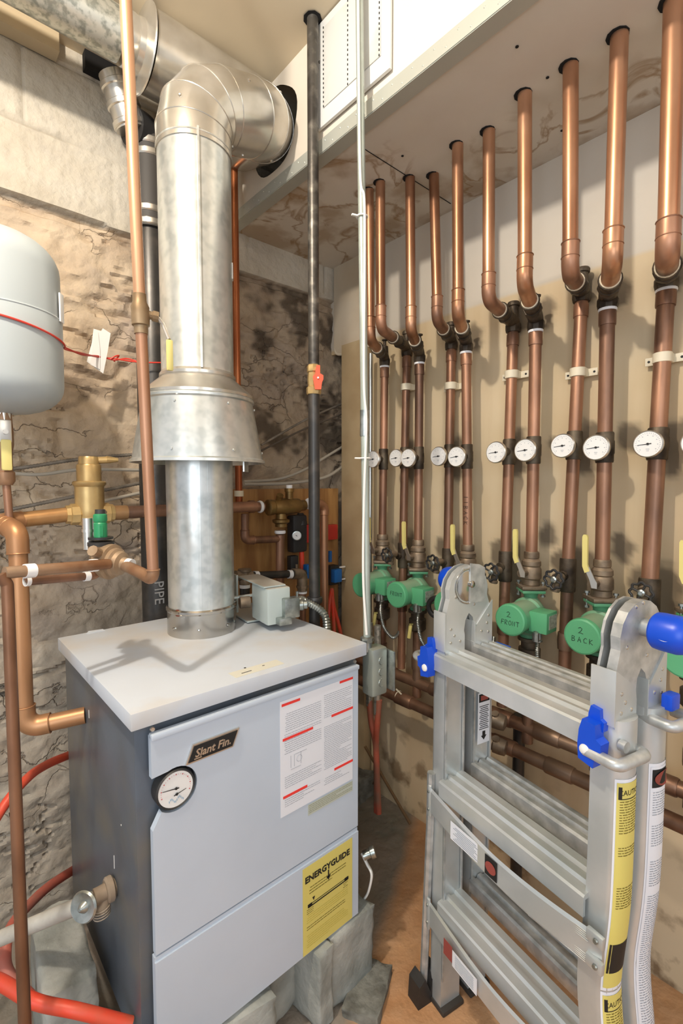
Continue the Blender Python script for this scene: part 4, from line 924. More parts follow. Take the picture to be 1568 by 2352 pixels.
g.prism([(-.028,-.050),(.022,-.074),(.030,.0),(.034,.058),(.010,.066),(.006,.056),(-.016,.056),(-.018,.01)], qc, ux, uy, ux.cross(uy), .0015)
g.prism([(-.014,-.055),(.014,-.062),(.010,.0),(.0,.052),(-.010,.050),(-.010,.012)], qc+V((-.004,-.004,-.002)), ux, uy, ux.cross(uy), .001)
single('paper_tag', g, PAPC, 'folded white paper tag hanging on the red wire', 'tag')
# red hoses, drain pipe bottom-left
def hose(pts, r, lb, m=RED):
    g = G(); g.tube(smooth_path([U(px, py, Y=y) for px, py, y in pts], 10), r, 14); single('red_hose', g, m, lb, 'hose', 'red hoses left of the boiler')
hose([(-90,2030,1.35),(0,1865,1.40),(60,1790,1.45),(110,1755,1.52),(175,1728,1.60)], .0115, 'upper bright red hose curving up behind the boiler side')
hose([(185,1988,1.60),(120,2030,1.52),(70,2075,1.45),(25,2130,1.38),(12,2200,1.32),(25,2245,1.28),(70,2290,1.24)], .0125, 'dusty red hose looping down behind the thin brown pipe', mat('dusty_red_hose', s2l(196,96,78), .55, 0, s2l(168,110,96), 12))
hose([(-80,2225,1.15),(0,2255,1.12),(80,2300,1.08),(180,2322,1.02),(300,2352,.98)], .0128, 'thick red hose lying across the bottom left corner')
dr = U(255, 2040, X=bx0); fv = U(205, 2068, Y=dr.y)
t = thing('drain_valve', 'dusty boiler drain valve with a round metal handle at the left side of the boiler', 'valve', dr)
g = G(); g.tube([dr+V((.015,0,0)), fv+V((.01,0,0))], .017, 14); g.lathe([(.022,-.012),(.026,-.008),(.026,.002),(.02,.006)], dr, (1,0,0), 12); g.tube([fv+V((.03,0,-.005)), fv+V((.022,-.008,-.035))], .014, 12)
for k in range(4): g.ring(fv+V((.022,-.008,-.022-.006*k)), (.1,-.1,-1), .0165, .0015, 16, 6)
obj('body', g, mat('dusty_valve', s2l(176,164,148), .7, .2, s2l(150,132,112), 20), t)
g = G(); ax = V((-.75,-.55,.25)).normalized(); hc = fv+V((-.012,-.015,.005)); g.lathe([(.029,0),(.031,.004),(.028,.008),(.012,.005),(.006,.014),(.003,.016)], hc, ax, 28); obj('handle', g, ZNC, t)
g = G(); a = U(170, 2085, Y=dr.y+.03); b = U(-60, 2180, Y=dr.y+.25); g.tube([fv, a, b], .0165, 14); obj('pipe', g, WTP, t)
# ------------------------------------------------------------------ heating risers on the right wall
gsoft = 'heating risers along the right wall'
low = []
names = ['partly hidden behind the white conduit', 'first clear of the white conduit', 'second clear of the white conduit', 'left one of the middle close pair', 'right one of the middle close pair',
 'with the wide bronze union, left of the 2 FRONT pump', 'above the 2 FRONT pump', 'left of the yellow lever nearest the 2 BACK pump', 'above the 2 BACK pump', 'running off the top right corner', 'mostly outside the right edge']
RU = [.0158,.0160,.0160,.0163,.0165,.0172,.0178,.018,.019,.0205,.0205]
for k, (h, e, tp, bt, d) in enumerate(CIR):
    top = U(*h, Z=ZS); top.z = ZS+.04; el_ = U(*e, X=top.x); odd = k % 2; lean = .05 if odd else 0
    lt = U(*tp, X=XL[odd]); lb_ = U(*bt, X=XL[odd]-lean); r = RU[k]; low.append((lt, lb_, r))
    t = thing('copper_riser', 'copper heating pipe '+names[k], 'pipe', (lb_.x, lb_.y, lb_.z), 0, gsoft)
    g = G(); g.tube([el_+V((0,0,.05)), top], r, 18); obj('upper_pipe', g, COP, t)
    mid = V((lt.x, lt.y, min(el_.z-.03, lt.z+.06)));
    if mid.z < lt.z+.03: mid.z = lt.z+.03
    h1 = el_.lerp(mid, .42)
    g = G(); g.tube([el_+V((0,0,.075)), el_, h1], r*1.14, 18, .03, 8); g.ring(el_+V((0,0,.075)), (0,0,1), r*1.14, .0016, 18, 6); g.ring(el_+V((0,0,.04)), (0,0,1), r*1.14, .0012, 18, 6)
    obj('elbow', g, COL if odd else COP, t)
    d_ = (mid-el_).normalized()
    g = G(); g.tube([h1, mid, lt+V((0,0,.0))], r*1.25, 16, .02, 6); g.ring(h1+d_*.006, d_, r*1.28, .004, 18, 8); g.lathe([(r*1.45,-.012),(r*1.5,-.006),(r*1.5,.006),(r*1.4,.012)], h1.lerp(mid, .45), d_, 8)
    g.lathe([(r*1.3,-.01),(r*1.42,0),(r*1.42,.014),(r*1.25,.02)], lt+V((0,0,.005)), seg=10); tee = obj('bronze_fitting', g, SOOT, t)
    g = G(); cc = mid+V((0,0,.012))
    if odd: g.lathe([(r*.9,0),(r*.9,.035),(r*1.15,.037),(r*1.2,.045),(r*1.05,.05)], cc, seg=14)
    else: g.lathe([(r*.95,0),(r*.85,.03),(r*.4,.035),(r*.35,.052),(r*.7,.053),(r*.75,.057),(r*.3,.06)], cc, seg=12)
    obj('air_vent_cap', g, SOOT, tee)
    if not odd or k == 9:
        g = G(); g.lathe([(r*1.22,-.004),(r*1.25,0),(r*1.2,.006)], lt-V((0,0,.008)), seg=18); obj('tape_wrap', g, TAPE, t)
    g = G(); end = lb_ if not odd else V((lb_.x-.005, lb_.y, .62)); 
    g.tube([lt, lb_] if not odd else [lt, lb_, end], r, 18); obj('lower_pipe', g, COL, t)
    g = G(); g.lathe([(r*1.13,-.05),(r*1.16,-.045),(r*1.16,-.016),(r*1.13,-.012)], lt, (lt-lb_).normalized(), 18)
    gp = U(d[0]+22, d[1], X=XL[odd]-lean/2); f = (lt.z-gp.z)/(lt.z-lb_.z); gp = lt.lerp(lb_, f); ax = (lt-lb_).normalized()
    obj('coupling', g, COL, t)
    g = G(); g.lathe([(r*1.15,-.042),(r*1.22,-.038),(r*1.22,-.02),(r*1.3,-.016),(r*1.3,.016),(r*1.22,.02),(r*1.22,.038),(r*1.15,.042)], gp, ax, 16); g.lathe([(r*.9,0),(r*.9,r*1.9)], gp, (-1,0,0), 12); obj('dial_tee', g, SOOT, t)
    g = G(); g.ring(h1+d_*.001, d_, r*1.15, .0028, 20, 8); obj('joint_ring', g, CRM, t)
    # lower fitting
    if odd:
        g = G(); g.lathe([(r*1.2,-.05),(r*1.28,-.045),(r*1.28,.045),(r*1.2,.05)], lb_+V((0,0,.0)), (0,0,1), 16); g.tube([lb_, lb_+V((-.028,.006,-.002))], r*.85, 12); obj('drain_tee', g, SOOT, t)
        g = G(); g.lathe([(r*1.2,-.025),(r*1.26,0),(r*1.2,.025)], lb_-V((.003,0,.2)), (0,0,1), 16); obj('coupling', g, COB, t)
    t_low = lb_
    # hole rim
    g = G(); g.lathe([(r*1.27,0),(r*1.27,.003)], (top.x-.002, top.y+.003, ZS-.0025), seg=11, a0=k); obj('board_hole', g, VOID, t)
    low[-1] = (lt, lb_, r, gp)
# writing on one riser
lt, lb_, r, gp = low[4]
# dials
def make_gauge():
    t = thing('temperature_dial', 'x', 'thermometer', (0,0,0))
    R_ = .0345
    g = G(); g.lathe([(.006, .0),(.006,-.045)], (0,0,0), (1,0,0), 10)
    g = G(); g.lathe([(.007,0),(.007,.03)], (0,0,0), (1,0,0), 10); obj('stem', g, SIL, t)
    g = G(); g.lathe([(R_*.9,0),(R_,-.003),(R_,-.011),(R_-.0022,-.0135),(R_-.003,-.011)], (0,0,0), (1,0,0), 40); obj('bezel', g, SIL, t)
    g = G(); g.lathe([(R_-.003,-.008),(R_-.003,-.0118)], (0,0,0), (1,0,0), 40); fc = obj('dial_face', g, FACE, t)
    g = G(); g.m(GINK)
    for k in range(28):
        a = math.radians(-45+k*10); c_ = V((-.0122, math.cos(a)*(R_-.0075), math.sin(a)*(R_-.0075))); g.box(c_, (.0004, .0008, .0026), Matrix.Rotation(-(a-math.pi/2)*-1, 3, 'X'))
    for k in range(9):
        a = math.radians(-40+k*32); c_ = V((-.0122, math.cos(a)*(R_-.0125), math.sin(a)*(R_-.0125))); g.box(c_, (.0004, .0022, .0016))
    g.m(GINK); g.box((-.0122, 0, -.013), (.0004, .008, .0012)); g.box((-.0122, 0, -.017), (.0004, .006, .001))
    obj('dial_marking', g, GINK, fc)
    g = G(); a = math.radians(-6); d = V((0, math.cos(a), math.sin(a))); n = V((0, -d.z, d.y))
    g.prism([(-.008,-.0011),(.024,-.0004),(.024,.0004),(-.008,.0011)], (-.0128,0,0), d, n, (-1,0,0), .0006); g.lathe([(.003,0),(.003,.0016)], (-.0126,0,0), (-1,0,0), 12); obj('needle', g, INK, t)
    return t
gd = None
glab = ['white thermometer dial half hidden by the white conduit', 'left dial of the overlapping pair next to the white conduit', 'right dial of the overlapping pair next to the white conduit', 'left dial of the second close pair', 'right dial of the second close pair',
 'white thermometer dial on the riser left of the 2 FRONT pump riser', 'white thermometer dial on the riser of the 2 FRONT pump', 'white thermometer dial left of the 2 BACK pump riser', 'white thermometer dial on the riser of the 2 BACK pump', 'large looking white thermometer dial at the right with dark tee behind', 'white thermometer dial cut off by the right edge']
for k, (h, e, tp, bt, d) in enumerate(CIR):
    gp = low[k][3]
    # slide out along -x until it meets the sight line of the photographed dial
    best = None
    for q in range(20, 130):
        x = gp.x-q*.001; p = U(d[0], d[1], X=x)
        if best is None or abs(p.y-gp.y) < best[0]: best = (abs(p.y-gp.y), x)
    x = max(gp.x-.095, min(gp.x-.048, best[1])); loc = V((x+.006, gp.y, U(d[0], d[1], X=x).z))
    if gd is None: gd = make_gauge(); gd.location = loc; gd['label'] = glab[k]; gd['group'] = 'thermometer dials on the risers'; 
    else: dup(gd, loc, 0, glab[k], 'thermometer dials on the risers')
# clamps
def make_clamp():
    t = thing('pipe_clamp', 'x', 'pipe clamp', (0,0,0)); g = G()
    g.lathe([(.0205,-.013),(.0225,-.012),(.0225,.012),(.0205,.013)], (0,0,0), seg=24); g.box((.014, 0, 0), (.022, .042, .024), bev=.002); obj('strap', g, CRM, t)
    for s_ in (-1, 1):
        g = G(); g.box((.024, s_*.033, 0), (.004, .028, .022), bev=.0015); e_ = obj('ear', g, CRM, t)
        g = G(); g.lathe([(.0035,0),(.003,.002)], (.022, s_*.038, 0), (-1,0,0), 8); obj('screw', g, INK, e_)
    return t
cl0 = None
for k, (px, py), lb in ((1, (934,889), 'white plastic pipe clamp nearest the white conduit'), (3, (1035,887), 'white plastic pipe clamp on the middle close pair of risers'), (5, (1173,861), 'white plastic pipe clamp left of the 2 FRONT pump riser'), (7, (1328,856), 'white plastic pipe clamp left of the 2 BACK pump riser'), (9, (1524,822), 'white plastic pipe clamp at the far right')):
    lt, lb_, r, gp = low[k]; z = U(px, py, X=1.49).z; p = lt.lerp(lb_, (lt.z-z)/(lt.z-lb_.z)); p = V((p.x, p.y, z))
    if cl0 is None: cl0 = make_clamp(); cl0.location = p; cl0['label'] = lb; cl0['group'] = 'pipe clamps on the risers'
    else: dup(cl0, p, 0, lb, 'pipe clamps on the risers')
# hand wheels
def make_wheel():
    t = thing('gate_valve', 'x', 'valve', (0,0,0)); g = G()
    g.lathe([(.012,.05),(.013,.03),(.016,.028),(.016,.018),(.010,.016),(.005,.004)], (0,0,0), (1,0,0), 12); g.lathe([(.0125,0),(.011,.03),(.014,.032),(.014,.04)], (.03,0,0), (0,.25,-1), 10); obj('body', g, BRD, t)
    g = G(); n = 8; P = []
    for k in range(64):
        a = 2*math.pi*k/64; rr = .0255+.0022*math.cos(n*a); P.append(V((0, math.cos(a)*rr, math.sin(a)*rr)))
    P.append(P[0].copy()); g.sweep(P, [.0036]*len(P), 8, False)
    for k in range(4):
        a = 2*math.pi*k/4+.4; g.tube([(0.002,0,0), (0, math.cos(a)*.0245, math.sin(a)*.0245)], .003, 8)
    wh = obj('hand_wheel', g, BLKP, t)
    g = G(); g.lathe([(.009,.004),(.009,-.003),(.005,-.005),(.005,-.008)], (0,0,0), (1,0,0), 12); obj('hub', g, ZNC, wh)
    return t
w0 = None
for k, (px, py), lb in ((1, (888,1275), 'drain valve with a small black hand wheel next to the leftmost green pump'), (3, (993,1293), 'drain valve with a hand wheel above the blue ladder knob on the left'), (5, (1127,1314), 'black scalloped hand wheel valve just right of the left ladder hinge'), (7, (1271,1331), 'black scalloped hand wheel valve between the 2 FRONT and 2 BACK pumps'), (9, (1472,1362), 'black scalloped hand wheel valve above the right ladder hinge')):
    lt, lb_, r, gp = low[k]; best = None
    for q in range(20, 130):
        x = lb_.x-q*.001; p = U(px, py, X=x)
        if best is None or abs(p.y-lb_.y) < best[0]: best = (abs(p.y-lb_.y), x)
    x = max(lb_.x-.10, min(lb_.x-.062, best[1])); loc = V((x, lb_.y, U(px, py, X=x).z))
    if w0 is None: w0 = make_wheel(); w0.location = loc; w0['label'] = lb; w0['group'] = 'drain valves on the risers'
    else: dup(w0, loc, 0, lb, 'drain valves on the risers')
# pumps with ball valves
STK = {'2': [[(0,.8),(.3,1),(.6,.8),(.5,.5),(0,0),(.3,.1),(.8,0)]], 'F': [[(0,0),(.05,1),(.6,1.02)],[(.02,.5),(.5,.55)]], 'R': [[(0,0),(0,1),(.45,.95),(.5,.65),(0,.5),(.5,0)]], 'O': [[(.3,1),(0,.7),(.05,.2),(.3,0),(.6,.3),(.55,.8),(.3,1)]],
 'N': [[(0,0),(.05,1),(.5,0),(.55,1)]], 'T': [[(0,1),(.7,.95)],[(.35,.98),(.33,0)]], 'B': [[(0,0),(0,1),(.45,.9),(.4,.6),(0,.52),(.5,.4),(.5,.1),(0,0)]], 'A': [[(0,0),(.3,1),(.6,0)],[(.1,.4),(.5,.4)]], 'C': [[(.6,.85),(.3,1),(0,.6),(.1,.1),(.6,.1)]], 'K': [[(0,1),(0,0)],[(.5,.95),(0,.45),(.6,0)]]}
def scrawl(g, txt, x, cy, cz, h, adv):
    n = len(txt); y = cy+adv*(n-1)/2+h*.3
    for ch in txt:
        for st in STK[ch]: g.tube([V((x, y-q[0]*h, cz+(q[1]-.5)*h)) for q in st], .0008, 5)
        y -= adv
def make_pump():
    t = thing('circulator_pump', 'x', 'pump', (0,0,0))
    g = G(); g.box((0,0,-.006), (.075,.075,.011), Matrix.Rotation(.785,3,'Z'), .004); 
    g.lathe([(.026,0),(.028,.004),(.026,.008)], (0,0,-.001), seg=16); obj('upper_flange', g, BRD, t)
    g = G()
    for sy in (-1, 1): g.lathe([(.007,.012),(.007,.006),(.003,.006),(.003,-.03),(.007,-.03),(.007,-.036)], (-.012*sy, .034*sy, -.0), seg=6)
    obj('flange_bolt', g, ZNC, t)
    g = G(); g.box((0,0,-.018), (.07,.07,.010), Matrix.Rotation(.785,3,'Z'), .004); g.lathe([(.024,-.02),(.020,-.04),(.030,-.055),(.045,-.075),(.048,-.095),(.042,-.12),(.028,-.135),(.022,-.15),(.030,-.155),(.030,-.165)], (0,0,0), seg=22); obj('volute', g, GRN, t)
    g = G(); g.lathe([(.052,.012),(.052,-.002),(.0455,-.006),(.0445,-.05),(.047,-.088),(.047,-.095)], (-.02,0,-.09), (1,0,0), 30); obj('motor_can', g, GRN, t, 25)
    g = G(); g.lathe([(.0485,-.092),(.049,-.097),(.047,-.105),(.043,-.107)], (-.02,0,-.09), (1,0,0), 32); obj('end_cap', g, GRC, t, 25)
    g = G(); g.box((-.052,-.066,-.092), (.066,.055,.062), bev=.004); jb = obj('junction_box', g, GRC, t)
    g = G(); g.box((-.048,-.0942,-.09), (.048,.001,.04)); obj('rating_label', g, mat('rating_label', s2l(176,184,170), .5, 0, s2l(130,140,126), 120), jb)
    g = G(); g.lathe([(.012,0),(.013,.01),(.012,.02),(.014,.022),(.014,.026)], (-.07,-.06,-.125), (0,0,-1), 12); g.lathe([(.010,-.012),(.010,.014),(.004,.018)], (-.086,-.062,-.135), (0,0,1), 12); obj('cord_connector', g, ZNC, t)
    g = G(); corr(g, smooth_path([(-.07,-.06,-.15),(-.072,-.062,-.20),(-.06,-.07,-.26),(-.03,-.09,-.30),(.0,-.10,-.27),(.012,-.10,-.2)], 8), .007, .006); obj('armoured_cord', g, ZNC, t)
    g = G(); g.lathe([(.036,-.166),(.036,-.176),(.026,-.180),(.026,-.20),(.033,-.202),(.033,-.24),(.024,-.25)], (0,0,0), seg=14); lf = obj('lower_flange', g, SOOT, t)
    g = G(); g.box((-.045,.0,-.245), (.008,.014,.05), Matrix.Rotation(.2,3,'Y'), .003); g.box((-.033,0,-.217), (.02,.01,.006)); obj('drain_lever', g, YEL, lf)
    g = G(); g.lathe([(.0175,-.25),(.0175,-.51)], (0,0,0), seg=16); g.lathe([(.021,-.40),(.022,-.39),(.022,-.36),(.021,-.35)], (0,0,0), seg=16); obj('drop_pipe', g, COB, t)
    return t
def make_ball():
    t = thing('ball_valve', 'x', 'valve', (0,0,0)); g = G()
    g.lathe([(.021,.105),(.023,.10),(.023,.085),(.021,.083),(.028,.075),(.029,.062),(.026,.058),(.030,.05),(.031,.022),(.027,.018),(.028,.002),(.024,0)], (0,0,0), seg=16); g.lathe([(.011,.0),(.011,.045),(.013,.046),(.012,.054)], (0,0,.04), (-1,.15,0), 12); obj('valve_body', g, BRD, t, 25)
    g = G(); g.prism([(-.008,.030),(.006,.030),(.012,.052),(.026,.082),(.014,.088),(.0,.058),(-.008,.046)], (-.052,0,0), (0,1,0), (0,0,1), (-1,0,0), .004); obj('lever_arm', g, SIL, t)
    g = G(); g.prism([(.012,.076),(.024,.070),(.031,.088),(.033,.170),(.030,.176),(.022,.176),(.019,.170),(.018,.094)], (-.050,0,0), (0,1,0), (0,0,1), (-1,0,0), .009); obj('lever_grip', g, YEL, t)
    return t
FL = {0: (874,1287), 2: (962,1305), 4: (1074,1322), 6: (1221,1346), 8: (1381,1373), 10: (1600,1405)}
pl_ = {0: 'leftmost green circulator pump, partly behind the white conduit', 2: 'green circulator pump with scribbled cap, second from the left', 4: 'circulator pump hidden behind the left ladder hinge', 6: 'green circulator pump with 2 FRONT written on its cap', 8: 'green circulator pump with 2 BACK written on its cap', 10: 'green circulator pump at the right edge behind the blue ladder knob'}
bl_ = {0: 'ball valve with the yellow lever nearest the white conduit', 2: 'ball valve with the yellow lever on top of the second green pump from the left', 4: 'ball valve with a yellow lever between the two close pairs of risers and the ladder', 6: 'ball valve with a yellow lever on top of the 2 FRONT pump', 8: 'ball valve with a yellow lever on top of the 2 BACK pump', 10: 'ball valve above the pump at the right edge'}
p0 = b0 = None
for k in (0, 2, 4, 6, 8, 10):
    lt, lb_, r, gp = low[k]; z = U(*FL[k], X=1.42).z; loc = V((lb_.x, lb_.y, z))
    if p0 is None:
        p0 = make_pump(); p0.location = loc; pp = p0; p0['label'] = pl_[k]; p0['group'] = 'green circulator pumps'
        b0 = make_ball(); b0.location = loc; b0['label'] = bl_[k]; b0['group'] = 'yellow lever ball valves'
    else:
        pp = dup(p0, loc, 0, pl_[k], 'green circulator pumps'); dup(b0, loc, 0, bl_[k], 'yellow lever ball valves')
    if k in (2, 6, 8):
        g = G(); xx = loc.x-.02-.1072; cz = loc.z-.09
        if k != 2: scrawl(g, '2', xx, loc.y+.004, cz+.017, .016, .012)
        scrawl(g, 'FRONT' if k in (2, 6) else 'BACK', xx, loc.y-.002, cz-.008 if k != 2 else cz+.004, .014, .0118 if k != 8 else .015)
        WM[pp.name] = Matrix.Translation(loc); obj('handwriting', g, INK, pp)
    # spare length of riser between valve and pipe end
g = G(); lt, lb_, r, gp = low[4]
z1 = U(1072, 1165, X=1.44).z
for i, ch in enumerate('1BACK'.replace('1','1')):
    pass
def scrawl_v(g, txt, x, y, z, h, adv):
    for ch in txt:
        for st in STK.get(ch, [[(.3,0),(.3,1)]]): g.tube([V((x-.0, y-(q[1]-.5)*h, z+q[0]*h*-1)) for q in st], .0007, 5)
        z -= adv
scrawl_v(g, '1 BACK'.replace(' ', 'I'), gp.x-.0168, low[4][1].y, z1+.04, .016, .018)
single('pen_writing', g, INK, 'black handwriting running down the right riser of the second close pair', 'writing')
# header pipes
hu = [U(882,1537,X=1.42), U(1235,1680,X=1.42), U(1516,1805,X=1.42)]
zu = sum(p.z for p in hu)/3; zd = .53
for z, x, lb, r in ((zu, 1.44, 'upper horizontal brown header pipe along the foot of the right wall', .0205), (zd, 1.39, 'lower horizontal brown header pipe along the foot of the right wall', .0205)):
    t = thing('header_pipe', lb, 'pipe', (x, 1.5, z), 0, 'header pipes along the right wall')
    g = G(); g.tube([(x, 1.56, z), (x, -.6, z-.02)], r, 20); obj('pipe', g, COB, t)
    for y in ([1.33, 1.07, .82, .66, .5, .36] if x > 1.4 else [1.2, .95, .78, .6, .42]):
        g = G(); zz_ = z-.02*(1.56-y)/2.16
        g.lathe([(r*1.12,-.04),(r*1.2,-.036),(r*1.2,.036),(r*1.12,.04)], (x, y, zz_), (0,1,0), 18); obj('tee', g, COB, t)
    if x < 1.4:
        g = G(); q = V((x, U(915,1595,X=x).y, z)); g.ring(q, (0,1,0), r+.001, .002, 20, 6); g.box(q+V((-.01,-.01,.026)), (.004,.03,.004), Matrix.Rotation(.4,3,'X')); obj('cable_tie', g, CRM, t)
for (px, py, lb) in ((1140,1655,'upper bronze valve end seen between the ladder rungs'),(1142,1712,'lower bronze valve end seen between the ladder rungs')):
    q = U(px, py, X=1.36); g = G(); g.lathe([(.014,-.03),(.024,-.026),(.026,-.01),(.026,.01),(.02,.014),(.02,.03),(.012,.036)], q, (-.3,1,.1), 12); g.lathe([(.012,0),(.012,.03)], q, (-.4,0,1), 10); single('bronze_fitting', g, BRD, lb, 'fitting', 'bronze fittings behind the ladder')
q = U(1190,1760,X=1.47); g = G(); g.tube([(1.47, q.y, .6), (1.47, q.y, 0)], .019, 14); single('black_drop_pipe', g, BLK, 'dark upright pipe near the wall behind the ladder rungs', 'pipe')
# dark valve bulk below the pumps and flex hose by second pump
q = U(1005, 1395, X=1.36); g = G(); g.ring(q, (-1,-.3,0), .034, .009, 28, 10); single('black_cable_coil', g, BLKP, 'black cable coil behind the left ladder hinge', 'cable')
# ------------------------------------------------------------------ folding ladder
LO = V((1.0, .755, 0)); LA = V((-.206, -.979, 0)).normalized(); LB = V((.979, -.206, 0)).normalized(); ZV = V((0,0,1))
def LP(s, tt, z): return LO+LA*s+LB*tt+ZV*z
LR = Matrix((LA, LB, ZV)).transposed()
t = thing('folding_ladder', 'folded aluminium multi-position ladder with blue locks, standing at the lower right', 'ladder', LP(.22, .08, 0))
sR = .425
def dsec(s0, sgn, t0, dp=.066, wd=.036, bulge=.022):
    pts = [(s0, t0), (s0+sgn*wd, t0)]
    for k in range(1, 8):
        a = -math.pi/2+math.pi*k/8; pts.append((s0+sgn*(wd+bulge*math.cos(a)), t0+dp/2+dp/2*math.sin(a)))
    return pts+[(s0+sgn*wd, t0+dp), (s0, t0+dp)]
def extr(g, sec, z0, z1, curve=None):
    n = 24 if curve else 1
    g.rings([[LP(s_+(curve(z0+(z1-z0)*k/n) if curve else 0), t_, z0+(z1-z0)*k/n) for s_, t_ in sec] for k in range(n+1)])
TB = .098
flare = lambda z: .012*max(0, (.45-z)/.45)**1.0 - .014*math.exp(-((z-.42)/.12)**2)
for nm, t0 in (('front', 0), ('back', TB)):
    g = G(); extr(g, dsec(.032, -1, t0), -.03, .945); obj('rail', g, ALU, t, 30)
    g = G(); extr(g, dsec(sR, 1, t0), -.03, .945, flare); obj('rail', g, ALU, t, 30)
    for s_ in (.012, sR+.022):
        g = G(); g.box(LP(s_, t0+.033, -.033), (.070, .074, .014), LR, .004); obj('foot', g, RUB, t)
# inner webs of left rails (channel lips)
g = G()
for t0 in (.0, TB):
    for tt in (t0+.003, t0+.063): g.box(LP(.036, tt, .49), (.004, .005, .88), LR)
obj('rail_lip', g, ALS, t)
RPF = [(-.014,-.012),(-.014,.026),(-.010,.030),(.010,.032),(.014,.039),(.022,.039),(.027,.029),(.042,.029),(.047,.036),(.066,.036),(.069,.030),(.069,.010),(.060,.010),(.060,.020),(-.008,.020),(-.008,-.012)]
RPB = [(.0,.0),(.0,.030),(.006,.034),(.016,.034),(.020,.026),(.028,.026),(.032,.034),(.044,.034),(.048,.026),(.056,.026),(.060,.032),(.072,.032),(.075,.028),(.075,-.008),(.069,-.008),(.069,.016),(.006,.016),(.006,.0)]
for z, bz in ((.895, .905), (.57, .585), (.245, .26)):
    g = G(); s0 = -.004 if z > .8 else .030
    g.rings([[LP(s_, a, z+b) for a, b in RPF] for s_ in (s0, sR-.008 if z > .8 else sR+.004)]); obj('rung', g, ALU, t, 25)
    g = G(); g.rings([[LP(s_, TB-.004+a, bz+b) for a, b in RPB] for s_ in (.034, sR+.004)]); obj('rung', g, ALS, t, 25)
    g = G(); g.rings([[LP(s_, TB+.07+a*.5, bz-.06+b*.7) for a, b in RPF] for s_ in (.030, sR+.004)]) if z < .8 else None
    if z < .8: obj('rung', g, ALS, t, 25)
# flared straps of the outer section
def strap(z, zdrop, lab_s=None):
    n = 28; rs = []; hh = .034
    def pth(u_):
        s_ = .0+u_*(sR+.043); bow = -.012-.030*math.sin(math.pi*min(1, u_*1.0))**1.0*(.55+.45*u_); return s_, bow
    for k in range(n+1):
        u_ = k/n; s_, tt = pth(u_); zc = z-zdrop*u_; e_ = .004; h_ = hh*(.9+.25*abs(u_-.5))
        rs.append([LP(s_, tt, zc-h_), LP(s_, tt-e_, zc-h_*.8), LP(s_, tt-e_, zc+h_*.8), LP(s_, tt, zc+h_), LP(s_, tt+.004, zc+h_*.8), LP(s_, tt+.004, zc-h_*.8)])
    g = G(); g.rings(rs)
    for k in range(5):
        for w_ in (.012, -.030): g.tube([LP(sR-.10+.0*k, pth(.80)[1]-.006, z-zdrop*.8+w_+k*.0045), LP(sR+.02, pth(.96)[1]-.006, z-zdrop*.96+w_+k*.0038)], .0009, 5)
    st = obj('curved_strap', g, ALU, t, 25)
    return st, pth
st1, pth = strap(.528, .012); st2, _ = strap(.215, -.005)
for z in (.528, .215):
    for dz_ in (-.022, .026):
        g = G(); g.box(LP(sR+.034, -.022, z+dz_-.006), (.032, .010, .022), LR, .003); obj('strap_tab', g, ALU, t)
    g = G(); g.box(LP(-.004, -.014, z), (.012, .008, .085), LR, .004); br = obj('strap_bracket', g, ALU, t)
    g = G()
    for dz_ in (-.022, .026): g.lathe([(.005,0),(.004,.003)], LP(sR+.038, -.028, z+dz_-.006), -LB, 10); g.lathe([(.004,0),(.003,.003)], LP(-.004, -.018, z+dz_), -LB, 8)
    obj('rivet', g, ZNC, br)
# labels on straps
g = G(); sl, tl = pth(.35)
g.m(PAP).box(LP(.150, pth(.34)[1]-.0060, .524), (.10, .0008, .044), LR); g.m(INK).box(LP(.232, pth(.5)[1]-.0060, .523), (.034, .001, .044), LR)
g.m(MAR); b_ = bmesh.new(); bmesh.ops.create_circle(b_, cap_ends=True, radius=.5, segments=24)
for v in b_.verts: v.co = V((v.co.x*.030, 0, v.co.y*.026))
g.merge(b_, Matrix.Translation(LP(.232, pth(.5)[1]-.0075, .523)) @ LR.to_4x4())
g.m(GINK)
for k in range(8): g.box(LP(.150, pth(.34)[1]-.0068, .507+k*.0045), (.08-.012*(k%3), .0006, .0014), LR)
obj('strap_label', g, PAP, t, label='white label with a red oval on a black square')
g = G(); g.m(MAR).box(LP(.10, -.040, .216), (.03,.0008,.04), LR); g.m(PAP).box(LP(.16, -.044, .216), (.08,.0008,.04), LR); g.m(GINK)
for k in range(7): g.box(LP(.16, -.0446, .202+k*.0045), (.06,.0006,.0013), LR)
obj('strap_label', g, PAP, t)
# outer legs at the left with rubber shoe
g = G(); a, b = LP(-.028, .0, .60), LP(-.062, -.03, .05)
g.tube([LP(-.008,-.006,.60), LP(-.010,-.006,.46), LP(-.026,-.01,.0)], .011, 8, .02)
g.box(LP(-.005, .01, .18), (.05,.02,.03), LR, .003); obj('outer_leg', g, ALS, t)
g = G(); rs = [[LP(-.062+x, -.012+y, z) for x, y in ((-.02,-.028),(.02,-.028),(.02,.035),(-.02,.035))] for z in (.0, .01)]
g.prism([(-.038,.0),(.030,.0),(.036,.035),(.030,.085),(.012,.075),(.004,.03),(-.014,.075),(-.034,.06)], LP(-.046,-.01,-.04), LB, ZV, LA, .045); obj('rubber_shoe', g, BLKP, t)
